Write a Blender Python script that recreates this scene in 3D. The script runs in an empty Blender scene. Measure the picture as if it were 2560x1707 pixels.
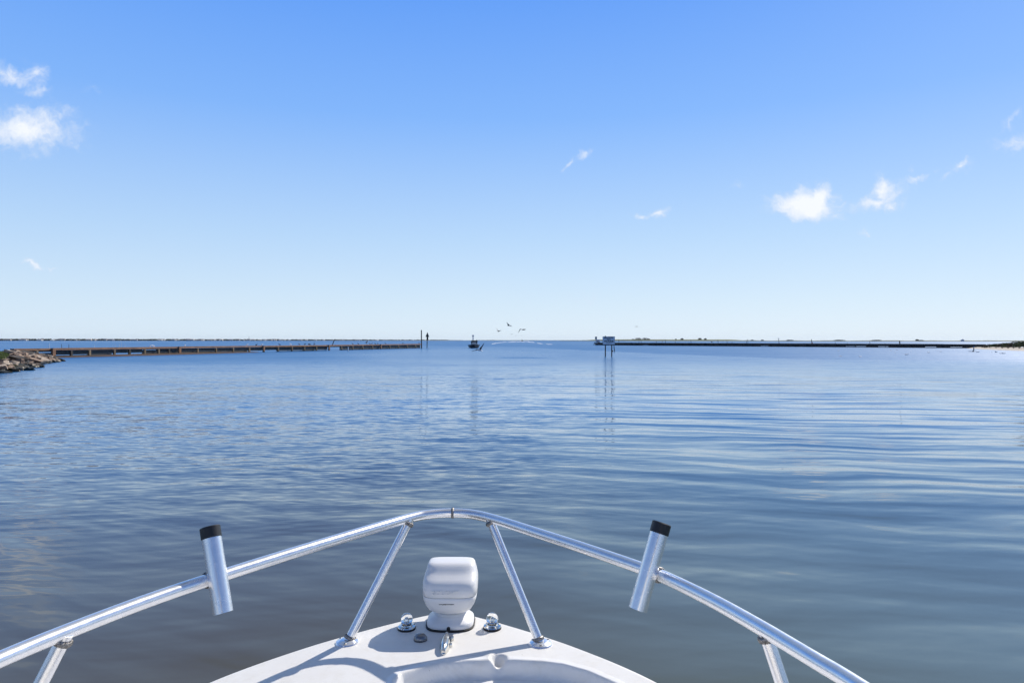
import bpy, bmesh, math, random
from mathutils import Vector, Matrix, Euler, noise
R = math.radians
random.seed(7)
SC = bpy.context.scene
COL = SC.collection

# ------------------------------------------------------------------ camera
F = 24.0 / 36.0 * 2560.0          # focal length in pixels of the photograph
HAZE = 3e-5
H = 1.90                          # eye height above the water
ZD = 1.03                         # height of the foredeck
cam = bpy.data.cameras.new('camera'); camo = bpy.data.objects.new('camera', cam); COL.objects.link(camo)
cam.lens = 24; cam.sensor_width = 36; cam.clip_start = 0.02; cam.clip_end = 30000
camo.location = (0, 0, H)
camo.rotation_euler = Euler((R(90 - 0.10), R(-0.04), 0))
SC.camera = camo

def hy(x): return 850.5 + 0.0007 * (x - 1280)
def W(x, y, Y): return Vector(((x - 1280) / F * Y, Y, H - (y - hy(x)) / F * Y))
def G(x, y, z=0.0):
    Y = (H - z) * F / (y - hy(x)); return Vector(((x - 1280) / F * Y, Y, z))
def lerp(a, b, t): return a + (b - a) * t
def sstep(a, b, x):
    t = max(0.0, min(1.0, (x - a) / (b - a))); return t * t * (3 - 2 * t)
def interp(pts, x):
    if x <= pts[0][0]: return pts[0][1]
    for (a, b), (c, d) in zip(pts, pts[1:]):
        if x <= c: return lerp(b, d, (x - a) / (c - a))
    return pts[-1][1]

# ------------------------------------------------------------------ world
SUN_EL, SUN_AZ = 38.5, 42.5
wd = bpy.data.worlds.new("World"); SC.world = wd; wd.use_nodes = True
class NT:
    def __init__(s, tree): s.t = tree; s.n = tree.nodes; s.l = tree.links
    def link(s, a, b): s.l.new(a, b)
    def setin(s, sock, v):
        if v is None: return
        if hasattr(v, 'is_output') or isinstance(v, bpy.types.NodeSocket): s.l.new(v, sock)
        else: sock.default_value = v
    def math(s, op, a, b=None, c=None, clamp=False):
        n = s.n.new('ShaderNodeMath'); n.operation = op; n.use_clamp = clamp
        s.setin(n.inputs[0], a); s.setin(n.inputs[1], b)
        if c is not None: s.setin(n.inputs[2], c)
        return n.outputs[0]
    def vmath(s, op, a, b=None, sc=None):
        n = s.n.new('ShaderNodeVectorMath'); n.operation = op
        s.setin(n.inputs[0], a)
        if b is not None: s.setin(n.inputs[1], b)
        if sc is not None: s.setin(n.inputs['Scale'], sc)
        return n.outputs['Value'] if op in ('LENGTH', 'DOT_PRODUCT') else n.outputs[0]
    def sep(s, v):
        n = s.n.new('ShaderNodeSeparateXYZ'); s.setin(n.inputs[0], v); return n.outputs
    def comb(s, x, y, z):
        n = s.n.new('ShaderNodeCombineXYZ')
        for i, v in enumerate((x, y, z)): s.setin(n.inputs[i], v)
        return n.outputs[0]
    def noise(s, v, scale, detail=2, rough=.5, dist=0.0, col=False):
        n = s.n.new('ShaderNodeTexNoise'); s.setin(n.inputs['Vector'], v)
        s.setin(n.inputs['Scale'], scale); s.setin(n.inputs['Detail'], detail)
        s.setin(n.inputs['Roughness'], rough); s.setin(n.inputs['Distortion'], dist)
        return n.outputs['Color' if col else 'Fac']
    def ramp(s, f, stops, interp='LINEAR'):
        n = s.n.new('ShaderNodeValToRGB'); n.color_ramp.interpolation = interp
        e = n.color_ramp.elements
        while len(e) < len(stops): e.new(0.5)
        for q, (p, c) in zip(e, stops): q.position = p; q.color = (*c, 1) if len(c) == 3 else c
        s.setin(n.inputs[0], f); return n.outputs[0]
    def mix(s, f, a, b, mode='MIX'):
        n = s.n.new('ShaderNodeMix'); n.data_type = 'RGBA'; n.blend_type = mode
        s.setin(n.inputs[0], f); s.setin(n.inputs[6], a); s.setin(n.inputs[7], b); return n.outputs[2]
    def maprange(s, v, a, b, c, d, smooth=False):
        n = s.n.new('ShaderNodeMapRange'); n.interpolation_type = 'SMOOTHSTEP' if smooth else 'LINEAR'
        for i, q in enumerate((v, a, b, c, d)): s.setin(n.inputs[i], q)
        return n.outputs[0]

def C4(c): return (c[0], c[1], c[2], 1.0)
w = NT(wd.node_tree); bg = w.n['Background']
sky = w.n.new('ShaderNodeTexSky'); sky.sky_type = 'NISHITA'; sky.sun_disc = False
sky.sun_elevation = R(SUN_EL); sky.sun_rotation = R(SUN_AZ); sky.air_density = 1; sky.dust_density = .6; sky.ozone_density = 1.5
tc = w.n.new('ShaderNodeTexCoord')
dirv = w.vmath('NORMALIZE', tc.outputs['Generated'])
dx, dy, dz = w.sep(dirv)[:3]
sinel = w.math('MAXIMUM', dz, 0.0)
S = [(0, (.75, .89, 1.02)), (3, (.66, .83, 1.0)), (8.4, (.49, .71, 1.0)), (18, (.228, .485, 1.02)), (26.5, (.128, .365, .99)),
     (36, (.12, .27, .62)), (50, (.22, .30, .44)), (90, (.34, .37, .42))]
grad = w.ramp(sinel, [(math.sin(R(a)), c) for a, c in S])
grad10 = w.vmath('SCALE', grad, sc=10.0)
S2 = [(0, (.60, .76, .95)), (10, (.30, .48, .82)), (22, (.10, .22, .55)), (40, (.055, .12, .34)), (62, (.10, .17, .36)), (90, (.34, .37, .42))]
gradb = w.vmath('SCALE', w.ramp(sinel, [(math.sin(R(a)), c) for a, c in S2]), sc=10.0)     # deeper blue away from the sun
base = w.mix(w.maprange(dy, .62, -.05, 0, 1, True), grad10, gradb)
base = w.mix(0.10, base, sky.outputs[0])
# fair weather clouds at infinity: direction divided by its forward part
fy = w.math('MAXIMUM', dy, 0.05)
q = w.comb(w.math('DIVIDE', dx, fy), w.math('DIVIDE', dz, fy), 0.0)
wa = w.noise(q, 9.0, 3, .55, col=True); wb = w.noise(q, 38.0, 3, .6, col=True)
q2 = w.vmath('ADD', q, w.vmath('SCALE', w.vmath('SUBTRACT', wa, (.5, .5, .5)), sc=.06))
q2 = w.vmath('ADD', q2, w.vmath('SCALE', w.vmath('SUBTRACT', wb, (.5, .5, .5)), sc=.03))
CL = [  # x, y, rx, ry, tilt deg, strength
    (70, 325, 92, 44, 0, .92), (145, 292, 42, 22, -25, .66), (60, 340, 68, 44, 10, .75),
    (25, 188, 75, 20, 20, .62), (85, 183, 32, 24, 0, .58), (85, 232, 36, 18, 25, .55), (215, 220, 30, 9, 0, .3),
    (92, 674, 28, 9, 0, .64), (130, 681, 28, 4, 0, .5),
    (1460, 385, 30, 12, -10, .56), (1418, 402, 20, 9, -50, .5),
    (1617, 531, 42, 9, -3, .6), (1655, 520, 22, 13, -25, .75),
    (2012, 515, 62, 30, -5, 1.15), (2055, 492, 26, 30, 20, 1.1), (2000, 478, 12, 8, 0, .6), (2103, 525, 16, 12, -30, .5), (2068, 545, 24, 6, -20, .3),
    (2195, 488, 62, 18, -18, .8), (2205, 462, 26, 22, 0, .85), (2235, 500, 32, 22, 10, .75), (2148, 573, 16, 8, -10, .45), (2200, 555, 20, 12, -60, .25),
    (2285, 437, 46, 9, -18, .5), (2275, 418, 10, 18, -20, .3), (2350, 415, 12, 12, 0, .4), (2405, 405, 26, 12, -5, .6), (2380, 430, 24, 10, -40, .35),
    (2550, 350, 50, 22, -10, .7), (2540, 300, 60, 12, -35, .35), (2480, 295, 40, 6, -35, .12),
    (1475, 735, 46, 18, 0, .42), (1840, 475, 34, 10, -25, .3), (1110, 113, 20, 6, 0, .1)]
acc = None
for (x, y, rx, ry, a, st) in CL:
    if st < .66: st = .2 + st * .8
    c = ((x - 1280) / F, (850.5 - y) / F, 0)
    m = w.n.new('ShaderNodeMapping'); m.vector_type = 'TEXTURE'
    w.link(q2, m.inputs[0]); m.inputs[1].default_value = c
    m.inputs[2].default_value = (0, 0, R(-a)); m.inputs[3].default_value = (2.45 * rx / F, 2.45 * ry / F, 1)
    ln = w.vmath('LENGTH', m.outputs[0])
    v = w.math('MULTIPLY', w.maprange(ln, 0.0, 1.0, 1.0, 0.0), st)
    acc = v if acc is None else w.math('MAXIMUM', acc, v)
nz = w.noise(q2, 48.0, 7, .66)
nz2 = w.noise(q, 14.0, 2, .5)
d = w.math('ADD', w.math('MULTIPLY', acc, 1.35), w.math('MULTIPLY', w.math('SUBTRACT', nz, .5), 1.15))
d = w.math('ADD', d, w.math('MULTIPLY', w.math('SUBTRACT', nz2, .5), .4))
dens = w.maprange(d, .34, 1.0, 0.0, .95, True)
dens = w.math('MULTIPLY', dens, w.maprange(acc, .04, .80, .05, 1.0))
dens = w.math('MULTIPLY', dens, w.math('GREATER_THAN', dy, .1))
cloudcol = w.mix(w.maprange(d, .5, 1.2, 0, 1), (6.6, 7.7, 9.5, 1), (9.6, 9.9, 10.4, 1))
w.link(w.mix(dens, base, cloudcol), bg.inputs[0]); bg.inputs[1].default_value = 0.1

# ------------------------------------------------------------------ sun
sl = bpy.data.lights.new('sun', 'SUN'); slo = bpy.data.objects.new('sun', sl); COL.objects.link(slo)
sl.energy = 5.0; sl.angle = R(0.53); sl.color = (1.0, .93, .83)
slo.rotation_euler = (R(90 - SUN_EL), 0, R(180 - SUN_AZ))
SC.view_settings.view_transform = 'Standard'; SC.view_settings.look = 'None'
SC.view_settings.exposure = 0; SC.view_settings.gamma = 1

# ------------------------------------------------------------------ materials
def mat(name, col, rough=.6, metal=0.0, spec=None, var=.0, vscale=8.0, bump=0.0, bscale=40.0, col2=None, stretch=(1, 1, 1), coord='Object', **kw):
    m = bpy.data.materials.new(name); m.use_nodes = True; t = NT(m.node_tree)
    p = t.n['Principled BSDF']; p.inputs['Roughness'].default_value = rough; p.inputs['Metallic'].default_value = metal
    if spec is not None: p.inputs['Specular IOR Level'].default_value = spec
    for k, v in kw.items(): p.inputs[k.replace('_', ' ')].default_value = v
    if var or col2 or bump:
        tcn = t.n.new('ShaderNodeTexCoord'); v = t.vmath('MULTIPLY', tcn.outputs[coord], stretch)
    if var or col2:
        f = t.maprange(t.noise(v, vscale, 4, .6), .32, .68, 0, 1)
        c2 = col2 if col2 else tuple(c * (1 - var) for c in col)
        t.link(t.mix(f, C4(col), C4(c2)), p.inputs['Base Color'])
    else: p.inputs['Base Color'].default_value = C4(col)
    if bump:
        b = t.n.new('ShaderNodeBump'); b.inputs['Strength'].default_value = 1; b.inputs['Distance'].default_value = bump
        t.link(t.noise(v, bscale, 4, .6), b.inputs['Height']); t.link(b.outputs[0], p.inputs['Normal'])
    return m

M = {}
M['gelcoat'] = mat('gelcoat', (.80, .80, .79), .28, var=.03, vscale=5, bump=.0004, bscale=12)
M['hullpaint'] = mat('hull_gelcoat', (.80, .80, .79), .25)
M['lightplastic'] = mat('white_plastic', (.80, .80, .80), .33, var=.03, vscale=30)
M['black'] = mat('black_rubber', (.012, .013, .016), .45, var=.3, vscale=60)
M['gasket'] = mat('black_gasket', (.008, .008, .009), .6)
M['ink'] = mat('dark_ink', (.05, .05, .06), .6)
M['weld'] = mat('weld_bead', (.42, .40, .38), .42, metal=.8, var=.75, vscale=160, bump=.002, bscale=260)
M['chrome'] = mat('chrome', (.78, .76, .72), .10, metal=1, var=.25, vscale=70, bump=.0003, bscale=60)
M['castmetal'] = mat('dull_cast_metal', (.30, .30, .31), .3, metal=1, var=.4, vscale=60)
M['screw'] = mat('screw_steel', (.45, .42, .38), .3, metal=1)
M['oldwood'] = mat('weathered_brown_timber', (.36, .20, .115), .85, col2=(.17, .095, .06), vscale=1.4, bump=.02, bscale=9, stretch=(1, 1, 3))
M['palewood'] = mat('sunbleached_timber', (.30, .24, .16), .85, col2=(.12, .10, .07), vscale=2.2, bump=.02, bscale=9)
M['panel'] = mat('tarred_shaded_planks', (.030, .042, .048), .75, col2=(.012, .016, .018), vscale=1.1, bump=.02, bscale=6)  # tarred wood plus the shade under the cap beam, both in the colour
M['darkwood'] = mat('dark_shaded_timber', (.018, .02, .022), .7, col2=(.04, .042, .045), vscale=1.5)  # near-black: the breakwater's backlit shade is put into the timber colour
M['pile'] = mat('grey_pile', (.07, .065, .06), .8, col2=(.03, .03, .03), vscale=1.5)
M['pvc'] = mat('white_pvc', (.75, .75, .74), .4)
M['signwhite'] = mat('sign_board_white', (.74, .76, .80), .5, var=.15, vscale=3)
M['signback'] = mat('sign_edge', (.25, .27, .30), .6)
M['yellow'] = mat('yellow_mark', (.6, .38, .03), .6)
M['orange'] = mat('orange_mark', (.75, .16, .02), .6)
M['sand'] = mat('shell_sand', (.62, .56, .48), .95, col2=(.42, .36, .29), vscale=1.5)
M['mud'] = mat('bank_soil', (.16, .12, .08), .95, col2=(.08, .06, .04), vscale=1.0, bump=.05, bscale=3)
M['wrack'] = mat('brown_seaweed', (.10, .055, .035), .9, col2=(.05, .03, .02), vscale=3, bump=.05, bscale=6)
M['rock'] = mat('broken_concrete', (.40, .29, .21), .9, col2=(.15, .105, .08), vscale=2.2, bump=.03, bscale=7, coord='Object')
M['rockdark'] = mat('dark_granite', (.12, .10, .085), .85, col2=(.05, .045, .04), vscale=3, bump=.03, bscale=7)
M['rockwet'] = mat('algae_covered_rock', (.03, .032, .018), .6, col2=(.012, .012, .010), vscale=4, bump=.03, bscale=8)
M['rockpale'] = mat('pale_slab', (.52, .44, .36), .9, col2=(.28, .22, .17), vscale=3, bump=.03, bscale=7)
M['grass'] = mat('green_grass', (.13, .19, .05), .9, col2=(.08, .12, .03), vscale=1)
M['drygrass'] = mat('dry_grass', (.42, .28, .13), .95, col2=(.25, .17, .08), vscale=1)
M['leafy'] = mat('weed_leaf', (.16, .30, .04), .6, col2=(.08, .17, .02), vscale=2)
M['bush'] = mat('olive_shrub', (.085, .115, .03), .85, col2=(.045, .05, .02), vscale=.8)
M['bushbrown'] = mat('brown_shrub', (.10, .07, .045), .9, col2=(.045, .035, .02), vscale=.9)
M['farveg'] = mat('far_scrub', (.050, .058, .045), .95, col2=(.030, .034, .032), vscale=.03, coord='Object')
M['marsh'] = mat('marsh_grass', (.14, .16, .05), .95, col2=(.08, .09, .035), vscale=.02)
M['farland'] = mat('far_land', (.10, .10, .085), .95, col2=(.06, .062, .055), vscale=.02)
M['housewhite'] = mat('pale_house_wall', (.62, .60, .56), .8)
M['housegrey'] = mat('grey_house_wall', (.26, .26, .28), .8)
M['housetan'] = mat('tan_house_wall', (.40, .34, .27), .8)
M['roof'] = mat('house_roof', (.20, .19, .19), .8)
M['tower'] = mat('tower_haze_blue', (.18, .25, .38), .7)  # blue of the distance haze put into the colour; reused on nearer parts
M['navy'] = mat('navy_hull_paint', (.006, .009, .018), .35, spec=.25)
M['boatwhite'] = mat('boat_white', (.6, .6, .6), .4)
M['tan'] = mat('tan_boat', (.22, .17, .09), .6)
M['cloth'] = mat('dark_clothes', (.02, .022, .03), .9)
M['skin'] = mat('skin', (.35, .2, .13), .6)
M['gullgrey'] = mat('grey_brown_plumage', (.17, .15, .135), .8, col2=(.085, .075, .07), vscale=6)
M['gullwhite'] = mat('white_plumage', (.88, .87, .84), .8, Subsurface_Weight=.9, Subsurface_Scale=.12)
M['gullwhite'].node_tree.nodes['Principled BSDF'].inputs['Subsurface Radius'].default_value = (1, 1, 1)
M['gulldark'] = mat('dark_plumage', (.03, .028, .028), .8)
M['foam'] = mat('wake_foam', (.82, .84, .86), .7)

for k_ in ('rock', 'rockdark', 'rockpale', 'oldwood', 'palewood'):
    t = NT(M[k_].node_tree); p = t.n['Principled BSDF']; src = p.inputs['Base Color'].links[0].from_socket
    g = t.n.new('ShaderNodeNewGeometry'); z = t.sep(g.outputs['Position'])[2]
    zz = t.math('ADD', z, t.math('MULTIPLY', t.math('SUBTRACT', t.noise(g.outputs['Position'], 2.5, 3), .5), .25))
    wet = t.maprange(zz, .12, .26, 1, 0, True)
    t.link(t.mix(wet, src, (.022, .022, .014, 1)), p.inputs['Base Color']); t.link(t.maprange(wet, 0, 1, .9, .4), p.inputs['Roughness'])
def metal_mat():
    m = bpy.data.materials.new('brushed_aluminium'); m.use_nodes = True; t = NT(m.node_tree); p = t.n['Principled BSDF']
    p.inputs['Metallic'].default_value = .84
    tcn = t.n.new('ShaderNodeTexCoord'); o = tcn.outputs['Object']
    f = t.noise(o, 45, 3, .6); sp = t.noise(o, 34, 3, .65); sp2 = t.noise(o, 90, 2, .5)
    c = t.mix(t.maprange(f, .3, .7, 0, 1), (.86, .86, .87, 1), (.92, .92, .93, 1))
    c = t.mix(t.maprange(sp, .74, .76, 0, .8), c, (.05, .05, .06, 1))
    c = t.mix(t.maprange(sp2, .72, .8, 0, .3), c, (.5, .46, .40, 1))
    t.link(c, p.inputs['Base Color'])
    t.link(t.maprange(f, .3, .7, .22, .29), p.inputs['Roughness'])
    
    return m
M['alu'] = metal_mat()

def nonskid_mat():
    m = bpy.data.materials.new('nonskid_deck_gelcoat'); m.use_nodes = True; t = NT(m.node_tree); p = t.n['Principled BSDF']
    g = t.n.new('ShaderNodeNewGeometry'); P = g.outputs['Position']
    a = t.n.new('ShaderNodeAttribute'); a.attribute_name = 'nonskid'; ns = a.outputs['Fac']
    x, y, z = t.sep(P)[:3]
    k = 2 * math.pi / .0052
    s1 = t.math('SINE', t.math('MULTIPLY', t.math('ADD', x, y), k)); s2 = t.math('SINE', t.math('MULTIPLY', t.math('SUBTRACT', x, y), k))
    h = t.math('MULTIPLY', t.math('MULTIPLY', s1, s2), ns)
    b = t.n.new('ShaderNodeBump'); b.inputs['Distance'].default_value = .0007; b.inputs['Strength'].default_value = .8
    t.link(h, b.inputs['Height']); t.link(b.outputs[0], p.inputs['Normal'])
    n1 = t.noise(P, 6, 4, .6); n2 = t.noise(P, 190, 2, .5)
    c = t.mix(t.maprange(n1, .35, .7, 0, 1), (.87, .86, .83, 1), (.84, .82, .785, 1))
    c = t.mix(t.math('MULTIPLY', t.maprange(h, -.9, -.1, .16, 0), ns), c, (.45, .43, .40, 1))
    n3 = t.noise(P, 22, 5, .7); c = t.mix(t.maprange(n3, .5, .72, 0, .35), c, (.70, .66, .58, 1))
    c = t.mix(t.maprange(n2, .755, .78, 0, .6), c, (.2, .18, .16, 1))
    t.link(c, p.inputs['Base Color'])
    t.link(t.maprange(ns, 0, 1, .3, .5), p.inputs['Roughness'])
    return m
M['deck'] = nonskid_mat()

def glass_mat():
    m = bpy.data.materials.new('clear_lens'); m.use_nodes = True; p = m.node_tree.nodes['Principled BSDF']
    p.inputs['Base Color'].default_value = (1, 1, 1, 1); p.inputs['Roughness'].default_value = .03
    p.inputs['Transmission Weight'].default_value = 1; p.inputs['IOR'].default_value = 1.45
    return m
M['lens'] = glass_mat()

def water_mat():
    m = bpy.data.materials.new('bay_water'); m.use_nodes = True; t = NT(m.node_tree); p = t.n['Principled BSDF']
    g = t.n.new('ShaderNodeNewGeometry'); P = g.outputs['Position']
    a = t.n.new('ShaderNodeAttribute'); a.attribute_name = 'ripple'; rp = a.outputs['Fac']
    x, y, z = t.sep(P)[:3]
    dist = t.vmath('LENGTH', P)
    def rot(ang):
        n = t.n.new('ShaderNodeVectorRotate'); n.rotation_type = 'Z_AXIS'; t.link(P, n.inputs['Vector']); n.inputs['Angle'].default_value = R(ang)
        return n.outputs[0]
    terms = []
    def wave(ang, lx, ly, amp, detail=1, rough=.5, dist_=0.0, warp=None):
        v = rot(-ang)
        if warp is not None: v = t.vmath('ADD', v, warp)
        v = t.vmath('MULTIPLY', v, (1 / lx, 1 / ly, 1))
        n = t.noise(v, 1.0, detail, rough, dist_)
        s = t.math('MULTIPLY', t.math('SUBTRACT', n, .5), amp)
        terms.append(t.vmath('SCALE', (-math.sin(R(ang)), math.cos(R(ang)), 0), sc=s))
    wn = t.vmath('SCALE', t.vmath('SUBTRACT', t.noise(P, .35, 2, .5, col=True), (.5, .5, .5)), sc=1.1)
    side = t.maprange(x, -4, 6, 0, 1, True)               # right hand swell is longer crested
    calm = t.math('SUBTRACT', 1.0, rp)
    f1 = t.math('MULTIPLY', t.maprange(dist, 2.5, 9, .9, 1.0), t.maprange(dist, 10, 40, 1.0, .6))
    far = t.maprange(dist, 12, 80, 0, 1, True); near = t.math('SUBTRACT', 1.0, t.math('MULTIPLY', far, .6))
    wave(-9, 4.5, .40, t.math('MULTIPLY', t.maprange(side, 0, 1, .11, .50), f1), 1, .45, 0, wn)
    wave(-4, 8.0, 1.0, t.math('MULTIPLY', t.maprange(side, 0, 1, .06, .24), f1), 1, .5, 0, wn)
    wave(13, 1.3, .15, t.math('MULTIPLY', t.maprange(side, 0, 1, .18, .08), t.maprange(dist, 2, 8, .35, 1)), 1, .5, 0, wn)
    wave(-21, 1.0, .12, t.math('MULTIPLY', t.maprange(side, 0, 1, .18, .06), t.maprange(dist, 2, 8, .3, 1)), 1, .5, 0, wn)
    wave(70, 2.2, .7, t.maprange(dist, 10, 60, .05, .26), 1, .5)
    gust = t.maprange(t.noise(t.vmath('MULTIPLY', P, (.035, .09, 1)), 1.0, 3, .6), .35, .65, .6, 1.25)
    ra = t.math('MULTIPLY', rp, gust)
    ran = t.math('MULTIPLY', ra, near)
    v = t.vmath('MULTIPLY', P, (3.2, 12.0, 1))
    rc = t.vmath('SUBTRACT', t.noise(v, 1.0, 2, .6, col=True), (.5, .5, .5))
    terms.append(t.vmath('MULTIPLY', t.vmath('SCALE', rc, sc=ran), (.75, 1.4, 0)))
    v = t.vmath('MULTIPLY', P, (.5, 1.7, 1))
    rc = t.vmath('SUBTRACT', t.noise(v, 1.0, 3, .6, col=True), (.5, .5, .5))
    terms.append(t.vmath('MULTIPLY', t.vmath('SCALE', rc, sc=t.math('MULTIPLY', ran, t.maprange(dist, 5, 28, .2, 1))), (.4, .85, 0)))
    # waves too small to see one by one far away become gloss
    rgh = t.math('ADD', t.maprange(dist, 3, 14, .07, .035), t.math('MULTIPLY', far, t.math('ADD', .20, t.math('MULTIPLY', ra, .16))))
    tot = terms[0]
    for q_ in terms[1:]: tot = t.vmath('ADD', tot, q_)
    nrm = t.vmath('NORMALIZE', t.vmath('SUBTRACT', (0, 0, 1), tot))
    t.link(nrm, p.inputs['Normal'])
    p.inputs['IOR'].default_value = 1.333
    t.link(rgh, p.inputs['Roughness'])
    t.link(t.maprange(t.math('MULTIPLY', far, rp), 0, .8, .5, .28), p.inputs['Specular IOR Level'])
    p.inputs['Specular Tint'].default_value = (.52, .84, 1.0, 1)
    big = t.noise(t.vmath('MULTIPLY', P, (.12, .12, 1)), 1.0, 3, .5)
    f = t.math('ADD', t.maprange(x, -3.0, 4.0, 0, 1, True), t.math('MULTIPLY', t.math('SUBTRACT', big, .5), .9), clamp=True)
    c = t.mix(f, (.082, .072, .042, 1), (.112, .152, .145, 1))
    c = t.mix(t.maprange(dist, 4, 20, 0, 1), c, (.010, .110, .300, 1))  # bluer with distance: stronger sky reflection put into the body colour
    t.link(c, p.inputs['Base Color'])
    return m
M['water'] = water_mat()

# ------------------------------------------------------------------ mesh helpers
class MB:
    def __init__(s): s.v = []; s.f = []; s.mi = []; s.cur = 0
    def add(s, vs, fs):
        b = len(s.v); s.v += [Vector(v) for v in vs]
        s.f += [tuple(b + i for i in f) for f in fs]; s.mi += [s.cur] * len(fs)
    def box(s, c, size, rot=None, taper=1.0):
        hx, hy_, hz = size[0] / 2, size[1] / 2, size[2] / 2; vs = []
        for z, k in ((-hz, 1), (hz, taper)):
            for x, y in ((-hx, -hy_), (hx, -hy_), (hx, hy_), (-hx, hy_)): vs.append(Vector((x * k, y * k, z)))
        if rot is not None: vs = [rot @ v for v in vs]
        s.add([v + Vector(c) for v in vs], [(0, 3, 2, 1), (4, 5, 6, 7), (0, 1, 5, 4), (1, 2, 6, 5), (2, 3, 7, 6), (3, 0, 4, 7)])
    def rings(s, rings, cap0=True, cap1=True, closed=True):
        n = len(rings[0]); vs = [p for r in rings for p in r]; fs = []
        for k in range(len(rings) - 1):
            for i in range(n if closed else n - 1):
                j = (i + 1) % n; fs.append((k * n + i, k * n + j, (k + 1) * n + j, (k + 1) * n + i))
        if cap0: fs.append(tuple(range(n))[::-1])
        if cap1: fs.append(tuple((len(rings) - 1) * n + i for i in range(n)))
        s.add(vs, fs)
    def tube(s, pts, rad, n=12, cap=True):
        pts = [Vector(p) for p in pts]; rs = []; up = Vector((0, 0, 1)); prev = None
        if not hasattr(rad, '__len__'): rad = [rad] * len(pts)
        for i, p in enumerate(pts):
            d_ = (pts[min(i + 1, len(pts) - 1)] - pts[max(i - 1, 0)]).normalized()
            if prev is None:
                a = d_.cross(up)
                if a.length < 1e-3: a = d_.cross(Vector((1, 0, 0)))
                a.normalize()
            else: a = (prev - d_ * prev.dot(d_)).normalized()
            prev = a; b = d_.cross(a)
            rs.append([p + (a * math.cos(2 * math.pi * k / n) + b * math.sin(2 * math.pi * k / n)) * rad[i] for k in range(n)])
        s.rings(rs, cap, cap)
    def lathe(s, prof, c=(0, 0, 0), axis=None, n=32, cap0=True, cap1=True):
        c = Vector(c); q_ = Vector((0, 0, 1)).rotation_difference(Vector(axis).normalized()) if axis is not None else None
        rs = []
        for r_, z in prof:
            ring = [Vector((r_ * math.cos(2 * math.pi * k / n), r_ * math.sin(2 * math.pi * k / n), z)) for k in range(n)]
            rs.append([(q_ @ v if q_ else v) + c for v in ring])
        s.rings(rs, cap0, cap1)
    def build(s, name, m, parent=None, smooth=35, loc=None):
        me = bpy.data.meshes.new(name); me.from_pydata([tuple(v) for v in s.v], [], s.f); me.update()
        ms = m if isinstance(m, (list, tuple)) else [m]
        for q_ in ms: me.materials.append(q_)
        if len(ms) > 1: me.polygons.foreach_set('material_index', s.mi)
        bm = bmesh.new(); bm.from_mesh(me); bmesh.ops.recalc_face_normals(bm, faces=bm.faces); bm.to_mesh(me); bm.free()
        if smooth:
            me.polygons.foreach_set('use_smooth', [True] * len(me.polygons))
            if smooth < 180: me.set_sharp_from_angle(angle=R(smooth))
        o = bpy.data.objects.new(name, me); COL.objects.link(o)
        if loc is not None: o.location = loc
        if parent is not None: o.parent = parent
        return o

def tag(o, label, cat, group=None, kind=None):
    if label: o['label'] = label
    if cat: o['category'] = cat
    if group: o['group'] = group
    if kind: o['kind'] = kind
    return o
def thing(name, label, cat, loc=(0, 0, 0), group=None, rz=0):
    o = bpy.data.objects.new(name, None); COL.objects.link(o); o.location = loc; o.rotation_euler = (0, 0, rz); o.empty_display_size = .2
    return tag(o, label, cat, group)
def spline(pts, per=10, closed=False):
    P = [Vector(p) for p in pts]; out = []
    for i in range(len(P) - 1):
        p0 = P[max(i - 1, 0)]; p1 = P[i]; p2 = P[i + 1]; p3 = P[min(i + 2, len(P) - 1)]
        for k in range(per):
            t_ = k / per
            out.append(.5 * ((2 * p1) + (p2 - p0) * t_ + (2 * p0 - 5 * p1 + 4 * p2 - p3) * t_ ** 2 + (3 * p1 - p0 - 3 * p2 + p3) * t_ ** 3))
    out.append(P[-1]); return out
def text_mesh(txt, size, extrude, spacing=1.0, offset=0.0):
    cu = bpy.data.curves.new('txt', 'FONT'); cu.body = txt; cu.size = size; cu.extrude = extrude; cu.align_x = 'CENTER'; cu.align_y = 'CENTER'
    cu.space_character = spacing; cu.offset = offset
    o = bpy.data.objects.new('txt', cu); COL.objects.link(o)
    me = bpy.data.meshes.new_from_object(o.evaluated_get(bpy.context.evaluated_depsgraph_get()))
    COL.objects.unlink(o); bpy.data.objects.remove(o); return me

# ================================================================== WATER
def ripple(X, Y):
    if Y < .5: return .3
    u = 1280 + F * X / Y; v = 850.5 + H * F / Y
    n1 = noise.noise(Vector((u * .006, v * .05, 0))); n2 = noise.noise(Vector((u * .02, v * .15, 3)))
    L = 1 - sstep(1050, 1700, u + 120 * n1)
    r_ = .06 + .42 * L * (1 - sstep(1020, 1450, v + 60 * n1))
    # darker wind patch
    e = math.hypot((u - 1190) / 270, (v - 953) / 30) + .35 * n1 + .2 * n2
    r_ = lerp(r_, .62, 1 - sstep(.6, 1.1, e))
    # pale smooth water behind and beside it
    e = math.hypot((u - 1150) / 330, (v - 890) / 20) + .3 * n1
    r_ = lerp(r_, .10, (1 - sstep(.6, 1.1, e)))
    e = math.hypot((u - 1300) / 75, (v - 894) / 2.2) + .3 * n2
    r_ = lerp(r_, .6, 1 - sstep(.5, 1.1, e))
    # left, in front of the jetty
    r_ = lerp(r_, .70, (1 - sstep(620, 1000, u + 100 * n1)) * (1 - sstep(880, 960, v + 10 * n1)))
    # far side of the line where the wind reaches the water
    vb = interp([(0, 862), (900, 862), (1150, 866), (1300, 868), (1480, 876), (1600, 882), (2000, 897), (2560, 903), (4000, 906)], u)
    far = 1 - sstep(vb - 1.2, vb + 1.2, v + n2 * 1.2)
    fr = .75 - .5 * sstep(.25, .5, noise.noise(Vector((u * .002, v * .8, 9)))) * (1 if u < 1480 else 0)
    return lerp(r_, fr, far)
radii = [0.6 * 1.045 ** k for k in range(0, 240)]
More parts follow.
